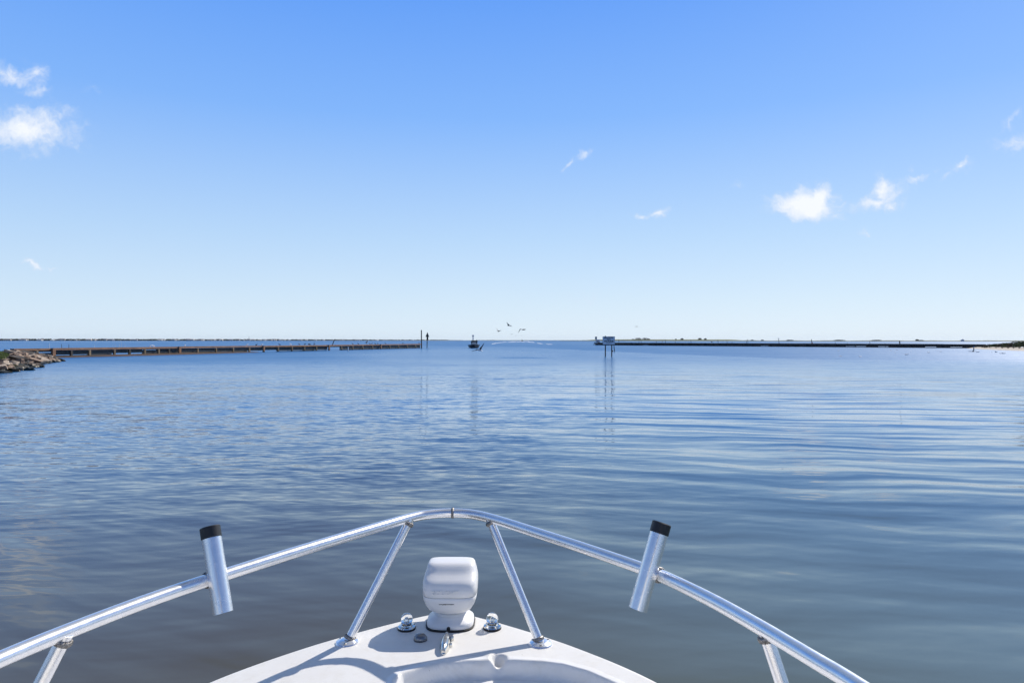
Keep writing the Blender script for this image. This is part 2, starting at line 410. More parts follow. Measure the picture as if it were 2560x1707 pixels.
radii = [q_ for q_ in radii if q_ < 9500]
# finer rings where the far patches lie
extra = [H * F / (v - 850.5) for v in [853 + .75 * k for k in range(130)]]
radii = sorted(radii + extra)
rr = [radii[0]]
for q_ in radii[1:]:
    if q_ > rr[-1] * 1.004: rr.append(q_)
radii = rr + [9800]
angs = [R(-48 + .4 * k) for k in range(241)]
a = 48 + 6
while a < 360 - 48: angs.append(R(a)); a += 6
vs = [(0, 0, 0)]; att = [.3]
for q_ in radii:
    for an in angs:
        X = q_ * math.sin(an); Y = q_ * math.cos(an); vs.append((X, Y, 0)); att.append(ripple(X, Y))
nA = len(angs); fs = [(0, 1 + (j + 1) % nA, 1 + j) for j in range(nA)]
for k in range(len(radii) - 1):
    for j in range(nA):
        j2 = (j + 1) % nA; fs.append((1 + k * nA + j, 1 + k * nA + j2, 1 + (k + 1) * nA + j2, 1 + (k + 1) * nA + j))
me = bpy.data.meshes.new('water'); me.from_pydata(vs, [], [f[::-1] for f in fs]); me.update()
if me.polygons[10].normal.z < 0: me.flip_normals()
at = me.attributes.new('ripple', 'FLOAT', 'POINT'); at.data.foreach_set('value', att)
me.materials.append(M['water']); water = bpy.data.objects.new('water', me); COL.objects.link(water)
tag(water, 'calm blue green bay water with wind ripples and smooth patches', None, None, 'structure')

# ================================================================== OUR BOAT
boat = thing('fishing_boat', 'white open boat in the foreground seen over its bow with aluminium rail and searchlight', 'boat', (-.2, 0, 0))
BX = -.2
def bp(v): return Vector((v[0] - BX, v[1], v[2]))       # world to boat-local
def halfw(Y):
    e = min(.05, max(0, (2.19 - Y) * .5)); return sum(halfw0(Y + e * k / 4) for k in range(-4, 5)) / 9
def halfw0(Y):
    return interp([(-4, 1.12), (-1, 1.10), (.3, 1.04), (.9, .93), (1.25, .815), (1.5, .73), (1.735, .592), (1.845, .494), (1.92, .414), (2.0, .318), (2.06, .236),
                   (2.10, .175), (2.14, .115), (2.17, .06), (2.185, .02), (2.19, .004)], Y)
# recess outline (world x,y), a step down in front of the cockpit
RF = [(-.300, 1.752), (-.285, 1.785), (-.25, 1.808), (-.194, 1.838), (-.13, 1.853), (0, 1.860), (.08, 1.852), (.136, 1.838), (.20, 1.80), (.259, 1.742), (.33, 1.62), (.38, 1.40), (.40, 1.1), (.40, -3)]
RL = [(-.300, 1.752), (-.295, 1.7), (-.28, 1.4), (-.28, -3)]
poly = [Vector(p) for p in RL[::-1]] + [Vector(p) for p in RF[1:]]
CP = [(-.95, .95), (-.6, 1.12), (.2, 1.12), (.52, .95), (.6, -3.6), (-1.05, -3.6)]   # cockpit opening
def sdist(pl, x, y):
    p = Vector((x, y)); best = 1e9; ins = False; n = len(pl)
    for i in range(n):
        a_ = pl[i]; b_ = pl[(i + 1) % n]; ab = b_ - a_
        t_ = max(0, min(1, (p - a_).dot(ab) / max(ab.length_squared, 1e-9))); best = min(best, (p - a_ - ab * t_).length)
        if (a_.y > y) != (b_.y > y) and x < (b_.x - a_.x) * (y - a_.y) / (b_.y - a_.y) + a_.x: ins = not ins
    return best if ins else -best
cpv = [Vector(p) for p in CP]
REC = .046
def deckz(x, y):
    s_ = sdist(poly, x, y)
    z = ZD - REC * sstep(-.004, .012, s_)
    nd = math.hypot((x + .036) / .9, (y - 1.868))
    z -= (REC * .9) * (1 - sstep(.006, .030, nd)) * (1 - sstep(-.03, .02, s_) * .85)
    z += .004 * math.exp(-((x + .055) ** 2 + (y - 1.884) ** 2) / (2 * .012 ** 2))
    c_ = sdist(cpv, x, y) if y < 1.3 else -1
    if c_ > -.01: z = ZD - (.52 + 0) * sstep(0, .012, c_) - REC * 0 if s_ < 0 else min(z, ZD - .52 * sstep(0, .012, c_) - (REC if c_ < .001 else 0))
    return z, s_
ys = []
y = 2.19
while y > 1.6: ys.append(y); y -= .0045
while y > .8: ys.append(y); y -= .02
while y > -3.9: ys.append(y); y -= .12
NS = 190
verts = []; nsk = []
for y in ys:
    hw = halfw(y)
    for i in range(NS + 1):
        x = BX - hw + 2 * hw * i / NS
        z, s_ = deckz(x, y)
        edge = hw - abs(x - BX)
        z -= .012 * (1 - sstep(0, .016, edge)) ** 2
        z -= .010 * ((x - BX) / .6) ** 2 * .4
        verts.append((x - BX, y, z))
        nsk.append(sstep(.018, .026, -s_) * sstep(.012, .02, edge))
faces = []
for k in range(len(ys) - 1):
    for i in range(NS):
        faces.append((k * (NS + 1) + i, k * (NS + 1) + i + 1, (k + 1) * (NS + 1) + i + 1, (k + 1) * (NS + 1) + i))
me = bpy.data.meshes.new('deck'); me.from_pydata(verts, [], faces); me.update()
if sum(p.normal.z for p in me.polygons) < 0: me.flip_normals()
at = me.attributes.new('nonskid', 'FLOAT', 'POINT'); at.data.foreach_set('value', nsk)
me.polygons.foreach_set('use_smooth', [True] * len(me.polygons)); me.materials.append(M['deck'])
deck = bpy.data.objects.new('deck', me); COL.objects.link(deck); deck.parent = boat
# hull: sections from the deck edge down to the keel
b = MB(); rings = []
for y in [2.19, 2.17, 2.14, 2.1, 2.06, 2.0, 1.92, 1.845, 1.735, 1.5, 1.25, .9, .3, -1, -2.5, -3.9]:
    hw = halfw(y); bl = max(0.0, min(1, (2.19 - y) / 2.6)); zt = ZD - .010 * (hw / .6) ** 2 * .4 - .012
    keel = lerp(.55, -.32, min(1, (2.19 - y) / 1.5) ** .6); ring = []
    for k, (fx, fz) in enumerate([(1.0, 1.0), (1.012, .97), (1.012, .93), (.93, .8), (lerp(.45, .9, bl), .35), (lerp(.2, .82, bl), .18), (0, 0)]):
        ring.append(Vector((hw * fx, y - (1 - fz) * .25 * (1 - bl), lerp(keel, zt, fz))))
    ring += [Vector((-p.x, p.y, p.z)) for p in ring[-2::-1]]
    rings.append(ring)
b.rings(rings, True, True, closed=False)
b.build('hull', M['hullpaint'], boat, 40)

# helm console standing behind the viewer
b = MB(); b.box((.2, -1.45, 1.22), (.95, .75, 1.42), taper=.9); b.box((.2, -.95, .78), (.8, .4, .5), taper=.95)
cs = b.build('helm_console', M['hullpaint'], boat, 30)
b = MB(); b.box((.2, -1.22, 2.08), (.84, .02, .38), Matrix.Rotation(-.35, 3, 'X')); b.build('windscreen', M['black'], cs, 0)
# rail --------------------------------------------------------------
RH = .325; DR = H - ZD - RH
def rp(x, y, d=DR):
    Y = d * F / (y - hy(x)); return Vector(((x - 1280) / F * Y, Y, H - d))
railpx = [(0, 1648), (163, 1580), (326, 1517), (450, 1473), (567, 1434.5), (729, 1383), (903, 1330), (1027, 1294), (1080, 1284.5), (1130, 1282), (1180, 1285), (1240, 1299), (1350, 1334), (1460, 1370), (1596, 1417), (1663, 1443), (1780, 1500), (1900, 1567), (2040, 1651), (2133, 1707)]
rpt = [rp(*p) for p in railpx]
a0 = rpt[0]; a1 = rpt[-1]
rail_pts = [Vector((-1.115, -.6, 1.34)), Vector((-1.08, .1, 1.345)), Vector((-1.02, .65, a0.z)), Vector((-.945, .93, a0.z))] + rpt + [Vector((.592, .90, a1.z)), Vector((.65, .62, a1.z)), Vector((.72, .1, 1.345)), Vector((.75, -.6, 1.34))]
sp = spline([bp(p) for p in rail_pts], 8)
TR = .0145
b = MB(); b.tube(sp, TR, 24); rail = b.build('bow_rail', M['alu'], boat, 50)
def weld_ring(c, axis, r_, t_=.0028, wob=.0012, name='weld_bead', parent=None, tilt=None):
    b = MB(); ax = Vector(axis).normalized(); a_ = ax.orthogonal().normalized(); c2 = ax.cross(a_); n = 48; pts = []
    rs = []
    for k in range(n):
        th = 2 * math.pi * k / n; d_ = a_ * math.cos(th) + c2 * math.sin(th)
        cc = Vector(c) + d_ * r_; tt = t_ * (1 + .28 * math.sin(k * math.pi)) + wob * (k % 2)
        rs.append([cc + (d_ * math.cos(q_) + ax * math.sin(q_) * 1.5) * tt for q_ in [2 * math.pi * j / 8 for j in range(8)]])
    rs.append(rs[0]); b.rings(rs, False, False)
    return b.build(name, M['weld'], parent, 60)
ap = bp(rp(1132, 1282)); weld_ring(ap, (1, 0, 0), TR - .0012, .0028, .0008, 'weld_seam', rail)

def stanchion(top, base, r_=.0128):
    top = bp(top); base = bp(base); d_ = (top - base).normalized()
    b = MB(); b.tube([base + d_ * .004, top], r_, 20); st = b.build('stanchion', M['alu'], boat, 50)
    b = MB(); b.lathe([(.0335, -.002), (.0335, .003), (.031, .0065), (.020, .011), (.0165, .012)], (base.x, base.y, base.z), n=40)
    fl = b.build('base_flange', M['alu'], st, 30)
    for an in (30, 150, 270):
        p = base + Vector((.025 * math.cos(R(an)), .025 * math.sin(R(an)), .0085))
        b = MB(); b.lathe([(.0042, -.003), (.0042, .001), (.003, .0022), (.0015, .0024), (.0012, .0012)], p, n=12); b.build('screw', M['screw'], st, 30)
    weld_ring(base + d_ * .0155, d_, r_ + .0006, .0030, .001, parent=st)
    weld_ring(top - d_ * (TR + .0005), d_, r_ + .0006, .0036, .001, parent=st)
    return st
zb = ZD - .003
def dk(x, y): return G(x, y, zb)
stanchion(rp(1026, 1297, DR + .001), dk(868, 1607))
stanchion(rp(1224, 1296, DR + .001), dk(1352, 1611))
stanchion(rp(166, 1584, DR + .001), Vector((-.985, 1.235, zb - .006)))
stanchion(rp(1912, 1575, DR + .001), Vector((.575, 1.235, zb - .006)))
stanchion(Vector((-1.08, .1, 1.345)), Vector((-1.17, .05, zb - .01)))
stanchion(Vector((.72, .1, 1.345)), Vector((.79, .05, zb - .01)))
# rod holders
def rod_holder(topx, botx, yoff, lean):
    Yc = yoff; t_ = W(topx[0], topx[1], Yc + lean); q_ = W(botx[0], botx[1], Yc - lean); t_ = bp(t_); q_ = bp(q_)
    ax = (t_ - q_).normalized(); L_ = (t_ - q_).length; r_ = .0212
    b = MB(); b.lathe([(r_ - .002, .004), (r_ - .002, 0), (r_, 0), (r_, L_ - .020), (r_ - .002, L_ - .020), (r_ - .002, .004)], q_, ax, 40, False, False)
    h_ = b.build('rod_holder', M['alu'], boat, 40)
    b = MB(); b.lathe([(r_ - .003, L_ - .026), (r_ + .0012, L_ - .026), (r_ + .0012, L_ - .002), (r_ - .0005, L_), (r_ - .005, L_), (r_ - .006, L_ - .003), (r_ - .006, L_ - .06), (0.001, L_ - .06)], q_, ax, 40, False, True)
    b.build('end_cap', M['black'], h_, 40); return h_, ax
Yl = rp(545, 1441).y; h1, ax1 = rod_holder((524.5, 1316), (558, 1532), Yl - .028, .024)
Yr = rp(1625, 1428).y; h2, ax2 = rod_holder((1655.5, 1306), (1595, 1523), Yr - .028, .020)
pl = rp(518, 1450) ; weld_ring(bp(pl), (rp(560, 1436) - rp(480, 1462)), TR + .001, .003, .0008, parent=h1)
pr = rp(1648, 1437); weld_ring(bp(pr), (rp(1680, 1452) - rp(1620, 1424)), TR + .001, .003, .0008, parent=h2)

# searchlight -------------------------------------------------------
def sring(w_, yb, yf, z, ex=4.0, n=72, cx=-.188 - BX):
    out = []; cy = (yb + yf) / 2; hy2 = (yf - yb) / 2
    for k in range(n):
        th = 2 * math.pi * k / n; c_ = math.cos(th); s_ = math.sin(th)
        out.append(Vector((cx + w_ * math.copysign(abs(c_) ** (2 / ex), c_), cy + hy2 * math.copysign(abs(s_) ** (2 / ex), s_), ZD + z)))
    return out
b = MB()
lv = [(.040, 2.066, 2.146, .0405, 2.2), (.056, 2.05, 2.160, .049, 2.8), (.0665, 2.038, 2.172, .058, 3.4), (.0745, 2.031, 2.180, .072, 4), (.0805, 2.027, 2.187, .09, 4.4), (.0818, 2.0262, 2.188, .1022, 4.6),
      (.0808, 2.0272, 2.187, .1030, 4.6), (.0808, 2.0272, 2.187, .1040, 4.6), (.0820, 2.0262, 2.188, .1048, 4.6), (.0826, 2.0275, 2.188, .122, 4.8), (.0825, 2.031, 2.188, .136, 4.6), (.0815, 2.038, 2.187, .144, 4.4), (.080, 2.050, 2.186, .151, 4.2), (.0785, 2.064, 2.184, .157, 4),
      (.0765, 2.074, 2.182, .1635, 4), (.0745, 2.081, 2.179, .170, 4), (.0725, 2.088, 2.176, .1765, 4.2), (.069, 2.095, 2.172, .1812, 4.2), (.062, 2.102, 2.165, .1836, 4), (.045, 2.112, 2.155, .1845, 3.6), (.015, 2.13, 2.14, .1848, 2.6)]
b.rings([sring(a_, c_, d_, e_, f_) for a_, c_, d_, e_, f_ in lv])
lamp_base = MB()
lamp_base.rings([sring(a_, c_, d_, e_, f_) for a_, c_, d_, e_, f_ in [(.071, 2.036, 2.168, .004, 3.2), (.0715, 2.035, 2.169, .010, 3.2), (.0705, 2.036, 2.168, .0165, 3.2), (.066, 2.041, 2.163, .0215, 3), (.058, 2.049, 2.156, .0255, 2.6), (.0515, 2.056, 2.15, .031, 2.2), (.050, 2.058, 2.148, .034, 2.1), (.0485, 2.060, 2.147, .0345, 2.1), (.0485, 2.060, 2.147, .0358, 2.1), (.050, 2.058, 2.148, .0363, 2.1), (.047, 2.062, 2.146, .0415, 2.1)]])
lb = lamp_base.build('searchlight', M['lightplastic'], boat, 60)
lb['label'] = 'white remote searchlight on the bow'
hd = b.build('lamp_head', M['lightplastic'], lb, 80)
b = MB(); b.rings([sring(a_, c_, d_, e_, 3.2) for a_, c_, d_, e_ in [(.074, 2.032, 2.171, -.004), (.075, 2.031, 2.172, .004), (.0715, 2.035, 2.169, .0055)]])
b.build('gasket', M['gasket'], lb, 40)
b = MB(); b.rings([sring(a_, c_, d_, e_, 4.6) for a_, c_, d_, e_ in [(.0812, 2.0268, 2.1874, .1031), (.0812, 2.0268, 2.1874, .1039)]]); b.build('seam', M['castmetal'], lb, 40)
b = MB(); b.lathe([(.0052, -.008), (.0052, .004), (.003, .0048)], (-.188 - BX - .001, 2.037, ZD + .011), (0, -1, 0), 16); b.box((-.188 - BX - .001, 2.034, ZD + .005), (.0104, .008, .010)); b.build('cable_plug', M['gasket'], lb, 40)
tm = text_mesh('GOLIGHT', .0165, .0022, 1.15, .0002); to = bpy.data.objects.new('raised_lettering', tm); COL.objects.link(to)
tm.materials.append(M['lightplastic']); to.rotation_euler = (R(90), 0, 0); to.location = (-.199 - BX, 2.0272, ZD + .1195); to.parent = lb
tm = text_mesh('www.golight.com/patent', .0046, .0003, 1.0, .0001); to = bpy.data.objects.new('printed_lettering', tm); COL.objects.link(to)
tm.materials.append(M['ink']); to.rotation_euler = (R(90), 0, 0); to.location = (-.194 - BX, 2.0272, ZD + .086); to.parent = lb

# dome lights ---------------------------------------------------------
for (px, py, nm) in ((1017, 1571, 'port'), (1231, 1570, 'stbd')):
    c_ = bp(G(px, py, ZD))
    b = MB(); b.lathe([(.0275, -.003), (.0275, .003), (.0262, .0052)], c_, n=40); lt = b.build('deck_light', M['gasket'], boat, 30)
    b = MB(); b.lathe([(.0262, .0048), (.0268, .006), (.0255, .0085), (.0205, .0098), (.0182, .0108), (.0172, .0135), (.0165, .0140)], c_, n=40); b.build('chrome_ring', M['chrome'], lt, 30)
    for an in (20, 140, 250):
        b = MB(); b.lathe([(.0026, .007), (.0026, .0103), (.0014, .0112)], c_ + Vector((.0225 * math.cos(R(an)), .0225 * math.sin(R(an)), 0)), n=10); b.build('screw', M['screw'], lt, 30)
    prof = [(.0183 * math.cos(q_), .0285 + .0183 * math.sin(q_)) for q_ in [R(k) for k in range(-48, 91, 8)]]
    b = MB(); b.lathe(prof, c_, n=40, cap1=True); b.build('lens', M['lens'], lt, 60)
    prof = [(.0145, .016), (.0135, .0225), (.006, .024)] + [(.005 * math.cos(q_), .028 + .005 * math.sin(q_)) for q_ in [R(k) for k in range(0, 91, 15)]]
    b = MB(); b.lathe(prof, c_, n=24); b.build('reflector', M['chrome'], lt, 60)
# clam shaped cover
c_ = bp(G(1051, 1601, ZD)); b = MB(); rings = []
for i in range(9):
    t_ = i / 8; an = math.pi * t_; rings.append([c_ + Vector((-.020 * math.cos(an) , .004 + .018 * math.sin(an) * math.cos(q_), max(-.002, .020 * math.sin(an) ** .8 * math.sin(q_)))) for q_ in [math.pi * k / 8 for k in range(9)]])
b.rings(rings, False, False, closed=False); cl_ = b.build('drain_cover', M['castmetal'], boat, 60)
sm = cl_.modifiers.new('s', 'SOLIDIFY'); sm.thickness = .0015
b = MB(); b.lathe([(.0035, 0), (.0035, .0017), (.002, .0022)], c_ + Vector((-.016, .006, .001)), n=12); b.build('screw', M['screw'], cl_)
# folding cleat
cc = bp(Vector((-.1895, 1.950, ZD))); b = MB(); rings = []
def ov(a_, l_, z, dy=0, n=36): return [cc + Vector((a_ * math.copysign(abs(math.cos(2 * math.pi * k / n)) ** .9, math.cos(2 * math.pi * k / n)), dy + l_ * math.sin(2 * math.pi * k / n), z)) for k in range(n)]
b.rings([ov(.0155, .064, -.002), ov(.0158, .0645, .0025), ov(.0145, .063, .0048), ov(.012, .060, .0052)]); ct = b.build('folding_cleat', M['chrome'], boat, 40)
b = MB(); rings = []
for i in range(15):
    t_ = i / 14; yy = lerp(-.060, .058, t_); wv = .0150 * math.sin(math.pi * min(1, max(0.02, t_)) ** .8) ** .45 * lerp(1.0, .8, t_); hz = .006 + .0165 * math.sin(math.pi * lerp(.06, .97, t_)) ** .6
    rings.append([cc + Vector((wv * math.cos(q_), yy, .004 + hz * max(0, math.sin(q_)) ** .9)) for q_ in [math.pi * k / 10 for k in range(11)]])
b.rings(rings, True, True, closed=True); b.build('cleat_horn', M['chrome'], ct, 60)
b = MB(); b.lathe([(.006, 0), (.006, .010), (.0045, .012)], cc + Vector((.0155, .03, .001)), n=16); b.build('hinge_lug', M['chrome'], ct, 40)
b = MB(); b.lathe([(.005, 0), (.005, .008), (.004, .0095)], cc + Vector((.0155, -.012, .001)), n=16); b.build('hinge_lug', M['chrome'], ct, 40)

# ================================================================== LEFT JETTY
A0 = G(130, 893.5); A1 = G(1053, 869.8); JD = (A1 - A0).normalized(); JN = Vector((JD.y, -JD.x, 0))   # JN points to the camera side
def on_line(px, P0, D):
    k = (px - 1280) / F; t_ = (k * P0.y - P0.x) / (D.x - k * D.y); return t_
jet = thing('timber_jetty', 'long brown timber jetty with dark plank wall on the left, running out from the rocks', 'jetty', A0)
def jl(t_, off=0.0, z=0.0): return JD * t_ + JN * off + Vector((0, 0, z))
rotJ = Matrix.Rotation(math.atan2(JD.y, JD.x), 3, 'Z')
t0 = on_line(30, A0, JD); t1 = on_line(1053, A0, JD); Z0, Z1 = 1.02, .98
b = MB()
seg = [t0, on_line(127, A0, JD), on_line(443, A0, JD), on_line(654, A0, JD), on_line(818, A0, JD), on_line(948, A0, JD), t1]
for i, (a_, c_) in enumerate(zip(seg, seg[1:])):
    b.box(jl((a_ + c_) / 2, .02 * (i % 2), .89 + .012 * (i % 3)), (c_ - a_ - .02, .55, .22), rotJ)
b.build('cap_beam', M['oldwood'], jet, 30)
posts = [60, 85, 127, 171, 217, 279, 317, 355, 390, 416, 443, 488, 534, 577, 617.6, 654, 690, 724.5, 756, 786, 818, 849, 877, 902, 926.6, 948, 970, 992, 1014, 1035, 1050]
big = {127, 443, 654, 818, 948}
pm = [M['palewood'], M['oldwood'], M['pile']]
for i, px in enumerate(posts):
    t_ = on_line(px, A0, JD); bg_ = px in big; b = MB(); w_ = .34 if bg_ else .22
    b.box(jl(t_, .40, (1.02 if bg_ else .76) / 2 - .5), (w_, .22, (1.02 if bg_ else .76) + 1.0), rotJ)
    b.build('post', M['oldwood'] if bg_ else (M['pile'] if px in (171, 317, 416) else M['palewood']), jet, 0)
opens = {279: (.12, .40), 317: (.12, .40), 355: (.62, .70), 690 - .0: None}
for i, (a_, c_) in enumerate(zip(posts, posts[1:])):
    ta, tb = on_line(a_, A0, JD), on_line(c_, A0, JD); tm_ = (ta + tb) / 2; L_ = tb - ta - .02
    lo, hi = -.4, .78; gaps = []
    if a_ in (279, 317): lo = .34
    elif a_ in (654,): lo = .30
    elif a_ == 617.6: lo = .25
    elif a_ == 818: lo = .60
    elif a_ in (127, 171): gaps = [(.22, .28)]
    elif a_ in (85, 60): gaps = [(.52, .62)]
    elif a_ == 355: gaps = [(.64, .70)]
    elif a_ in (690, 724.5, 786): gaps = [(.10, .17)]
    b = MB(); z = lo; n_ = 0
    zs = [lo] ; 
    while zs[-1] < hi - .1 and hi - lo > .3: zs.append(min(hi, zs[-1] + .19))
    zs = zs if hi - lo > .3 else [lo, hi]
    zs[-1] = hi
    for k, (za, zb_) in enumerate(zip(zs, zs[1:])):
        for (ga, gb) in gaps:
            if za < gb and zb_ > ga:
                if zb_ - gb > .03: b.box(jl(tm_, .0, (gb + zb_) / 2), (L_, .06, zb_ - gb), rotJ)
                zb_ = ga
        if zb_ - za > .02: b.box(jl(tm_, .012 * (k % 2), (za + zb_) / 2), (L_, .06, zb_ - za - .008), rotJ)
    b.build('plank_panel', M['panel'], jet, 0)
# weed strip along the foot
b = MB(); rings = []; ta, tb = on_line(100, A0, JD), on_line(640, A0, JD); n_ = 160
for k in range(n_ + 1):
    t_ = lerp(ta, tb, k / n_); e_ = math.sin(math.pi * min(1, k / n_)) ** .35; nn = noise.noise(Vector((t_ * .5, 0, 0))); wd_ = (1.8 + .8 * nn) * e_ * lerp(1.5, .8, k / n_)
    rings.append([jl(t_, .2, .16 * e_ + .03), jl(t_, .5 + wd_ * .3, (.15 + .07 * noise.noise(Vector((t_ * 1.7, 3, 0)))) * e_), jl(t_, .5 + wd_ * .8, (.07 + .05 * noise.noise(Vector((t_ * 2.3, 7, 0)))) * e_), jl(t_, .5 + wd_, -.05)])
b.rings(rings, False, False, closed=False)
wr = b.build('seaweed_wrack', M['wrack'], None, 180, A0); tag(wr, 'brown weed and mud washed up along the foot of the left jetty', 'seaweed', None, 'stuff')
# tall pile at the jetty end and the dayboard
def pole(name, label, cat, px, pyb, pyt, r_, m, lean=0.0, group=None, z0=-1.0, Y=None):
    g_ = G(px, pyb) if Y is None else W(px, pyb, Y); top = W(px + lean, pyt, g_.y)
    b = MB(); n_ = 4; b.tube([Vector((0, 0, z0)), Vector((0, 0, 0)), top - g_ if Y is None else top - g_], [r_, r_, r_ * .92], 10)
    o = b.build(name, m, None, 50, g_); return tag(o, label, cat, group)
pole('tall_pile', 'tall dark timber pile standing at the seaward end of the left jetty', 'pile', 1053.5, 870.5, 825, .135, M['pile'])
g_ = G(1067.5, 869.5); dm = thing('channel_marker', 'dark channel marker post with a triangular board just right of the left jetty', 'marker', g_)
b = MB(); b.tube([(0, 0, -1), (0, 0, 0), tuple(W(1068.5, 833, g_.y) - g_)], .10, 10); b.build('post', M['pile'], dm, 50)
top = W(1068.6, 831, g_.y) - g_; sc_ = g_.y / F
b = MB(); tri = [(0, 0), (-5, -10), (5, -10)]
for yy in (-.14, -.11): pass
b.add([top + Vector((x_ * sc_, yy, z_ * sc_)) for yy in (-.15, -.11) for x_, z_ in ((0, 1), (-4.6, -11), (4.6, -11))], [(0, 1, 2), (3, 5, 4), (0, 3, 4, 1), (1, 4, 5, 2), (2, 5, 3, 0)]); b.build('triangle_board', M['pile'], dm, 0)
b = MB(); b.box(top + Vector((.1 * sc_, -.13, -14.5 * sc_)), (4.2 * sc_, .05, 8 * sc_)); b.build('number_board', M['gulldark'], dm, 0)

# thin stakes in the water
stk = [(123, 880, 858.5, .045, 'pvc', 'tall white stake behind the jetty near the rocks'), (154.5, 879, 860, .04, 'pile', 'dark stake behind the jetty, nearer the rocks of the dark pair'),
       (172, 879, 860.5, .04, 'pile', 'dark stake behind the jetty, farther from the rocks of the dark pair'), (236.5, 878, 861, .03, 'pvc', 'white stake standing alone behind the jetty'),
       (282, 877, 862.5, .03, 'pvc', 'short white stake, first of the cluster behind the jetty'), (288.7, 877, 861, .035, 'pvc', 'white stake, second of the cluster behind the jetty'),
       (299, 877, 861, .035, 'pvc', 'white stake, third of the cluster behind the jetty'), (304, 877, 857.5, .04, 'pvc', 'tallest white stake of the cluster behind the jetty'),
       (312.5, 877, 860, .04, 'pvc', 'white stake at the right end of the cluster behind the jetty')]
for px, yb, yt, r_, mm, lb_ in stk: pole('water_stake', lb_, 'stake', px, yb - 3, yt, r_, M[mm], lean=random.uniform(-.8, .8), group='stakes in the water behind the left jetty')
pole('leaning_stake', 'dark stake leaning steeply above the middle of the left jetty', 'stake', 829.5, 866, 848, .13, M['pile'], lean=7)
pole('water_stake', 'pale stake in the water in front of the left jetty', 'stake', 870.5, 878, 867, .09, M['pvc'], lean=0)
pole('water_stake', 'thin stake above the planks near the flapping bird on the left jetty', 'stake', 784.5, 864, 854, .05, M['pile'], lean=1)

# ================================================================== RIGHT JETTY
B0 = G(1489.5, 862.8); B1 = G(2464, 870.6); KD = (B1 - B0).normalized(); KN = Vector((KD.y, -KD.x, 0))
if KN.y > 0: KN = -KN
jr = thing('timber_breakwater', 'long dark shaded timber breakwater running across the right side to the sandy shore', 'jetty', B0)
rotK = Matrix.Rotation(math.atan2(KD.y, KD.x), 3, 'Z')
def kl(t_, off=0.0, z=0.0): return KD * t_ + KN * off + Vector((0, 0, z))
Lr = (B1 - B0).length
b = MB(); n_ = 14
for k in range(n_):
    a_ = Lr * k / n_; c_ = Lr * (k + 1) / n_; b.box(kl((a_ + c_) / 2, 0, .93 + .015 * math.sin(k * 2.3)), (c_ - a_ - .03, .5, .16), rotK)
b.build('cap_beam', M['darkwood'], jr, 30)
posts = []
k = 0.0
while k < Lr: posts.append(k); k += 2.9
posts.append(Lr)
for t_ in posts:
    b = MB(); b.box(kl(t_, .32, .0), (.24, .2, 1.9), rotK); b.build('post', M['darkwood'], jr, 0)
rnd = random.Random(3)
for a_, c_ in zip(posts, posts[1:]):
    L_ = c_ - a_ - .02; mid = (a_ + c_) / 2; px = 1280 + F * (B0 + KD * mid).x / (B0 + KD * mid).y
    gap = 0.0
    if px > 2090 and rnd.random() < .75: gap = rnd.choice((.08, .12))
    elif 1900 < px < 2000 and rnd.random() < .4: gap = .07
    elif 1600 < px < 1620: gap = .05
    b = MB(); z = -.4
    b.box(kl(mid, 0, (-.4 + .20) / 2), (L_, .06, .6), rotK)
    b.box(kl(mid, .01, (.20 + gap + .86) / 2), (L_, .06, .86 - .20 - gap), rotK); b.build('plank_panel', M['darkwood'] if rnd.random() < .7 else M['panel'], jr, 0)
rst = [(1602, 846.5, 'thin'), (1663, 849, 'thin'), (1687, 852.5, 'thin'), (1727, 849, 'thin'), (1794.5, 848.5, 'thin'), (1817, 853, 'thin'), (1865, 852, 'thin'), (1868.5, 848, 'thin'), (2088, 855.5, 'thin'), (2118, 857, 'thin'), (2174.5, 853, 'thin'), (2248.8, 852, 'thick'), (2212, 858, 'thin'), (1546, 848.6, 'thin'), (1597, 850, 'thin')]
def kpt(px, off, z):
    return B0 + kl(on_line(px, B0, KD), off, z)
rst.sort()
ordn = ['first', 'second', 'third', 'fourth', 'fifth', 'sixth', 'seventh', 'eighth', 'ninth', 'tenth', 'eleventh', 'twelfth', 'thirteenth', 'fourteenth', 'fifteenth', 'sixteenth']
for i, (px, yt, kd) in enumerate(rst):
    g_ = kpt(px, -.5, 0); top = W(px + random.uniform(-.5, .9), yt, g_.y); r_ = .055 if kd == 'thin' else .14
    b = MB(); b.tube([(0, 0, -1), (0, 0, .2), tuple(top - g_)], r_, 8); o = b.build('breakwater_pole', M['pile'], None, 50, g_)
    tag(o, ('stout dark pole behind the far right of the breakwater' if kd == 'thick' else '%s thin dark pole rising behind the breakwater, counted from its sign end' % ordn[i]), 'pole', 'poles behind the right breakwater')
g_ = kpt(1946, -.6, 0); lt = thing('light_pole', 'pole with a small pale light on top behind the middle of the breakwater', 'pole', g_)
b = MB(); top = W(1946.5, 847, g_.y) - g_; b.tube([(0, 0, -1), (0, 0, 0), tuple(top)], .07, 8); b.build('post', M['pile'], lt)
b = MB(); b.box(top + Vector((0, 0, .1)), (.34, .3, .22), taper=.8); b.build('lamp', M['signwhite'], lt, 0)
g_ = kpt(2028.6, -.6, 0); lt = thing('marked_pole', 'dark pole carrying a small orange marker low down behind the breakwater', 'pole', g_)
top = W(2028.6, 848, g_.y) - g_; b = MB(); b.tube([(0, 0, -1), (0, 0, 0), tuple(top)], .09, 8); b.build('post', M['pile'], lt)
b = MB(); b.box(W(2029.8, 857, g_.y) - g_ + Vector((0, -.1, 0)), (.36, .12, .26)); b.build('orange_marker', M['orange'], lt, 0)
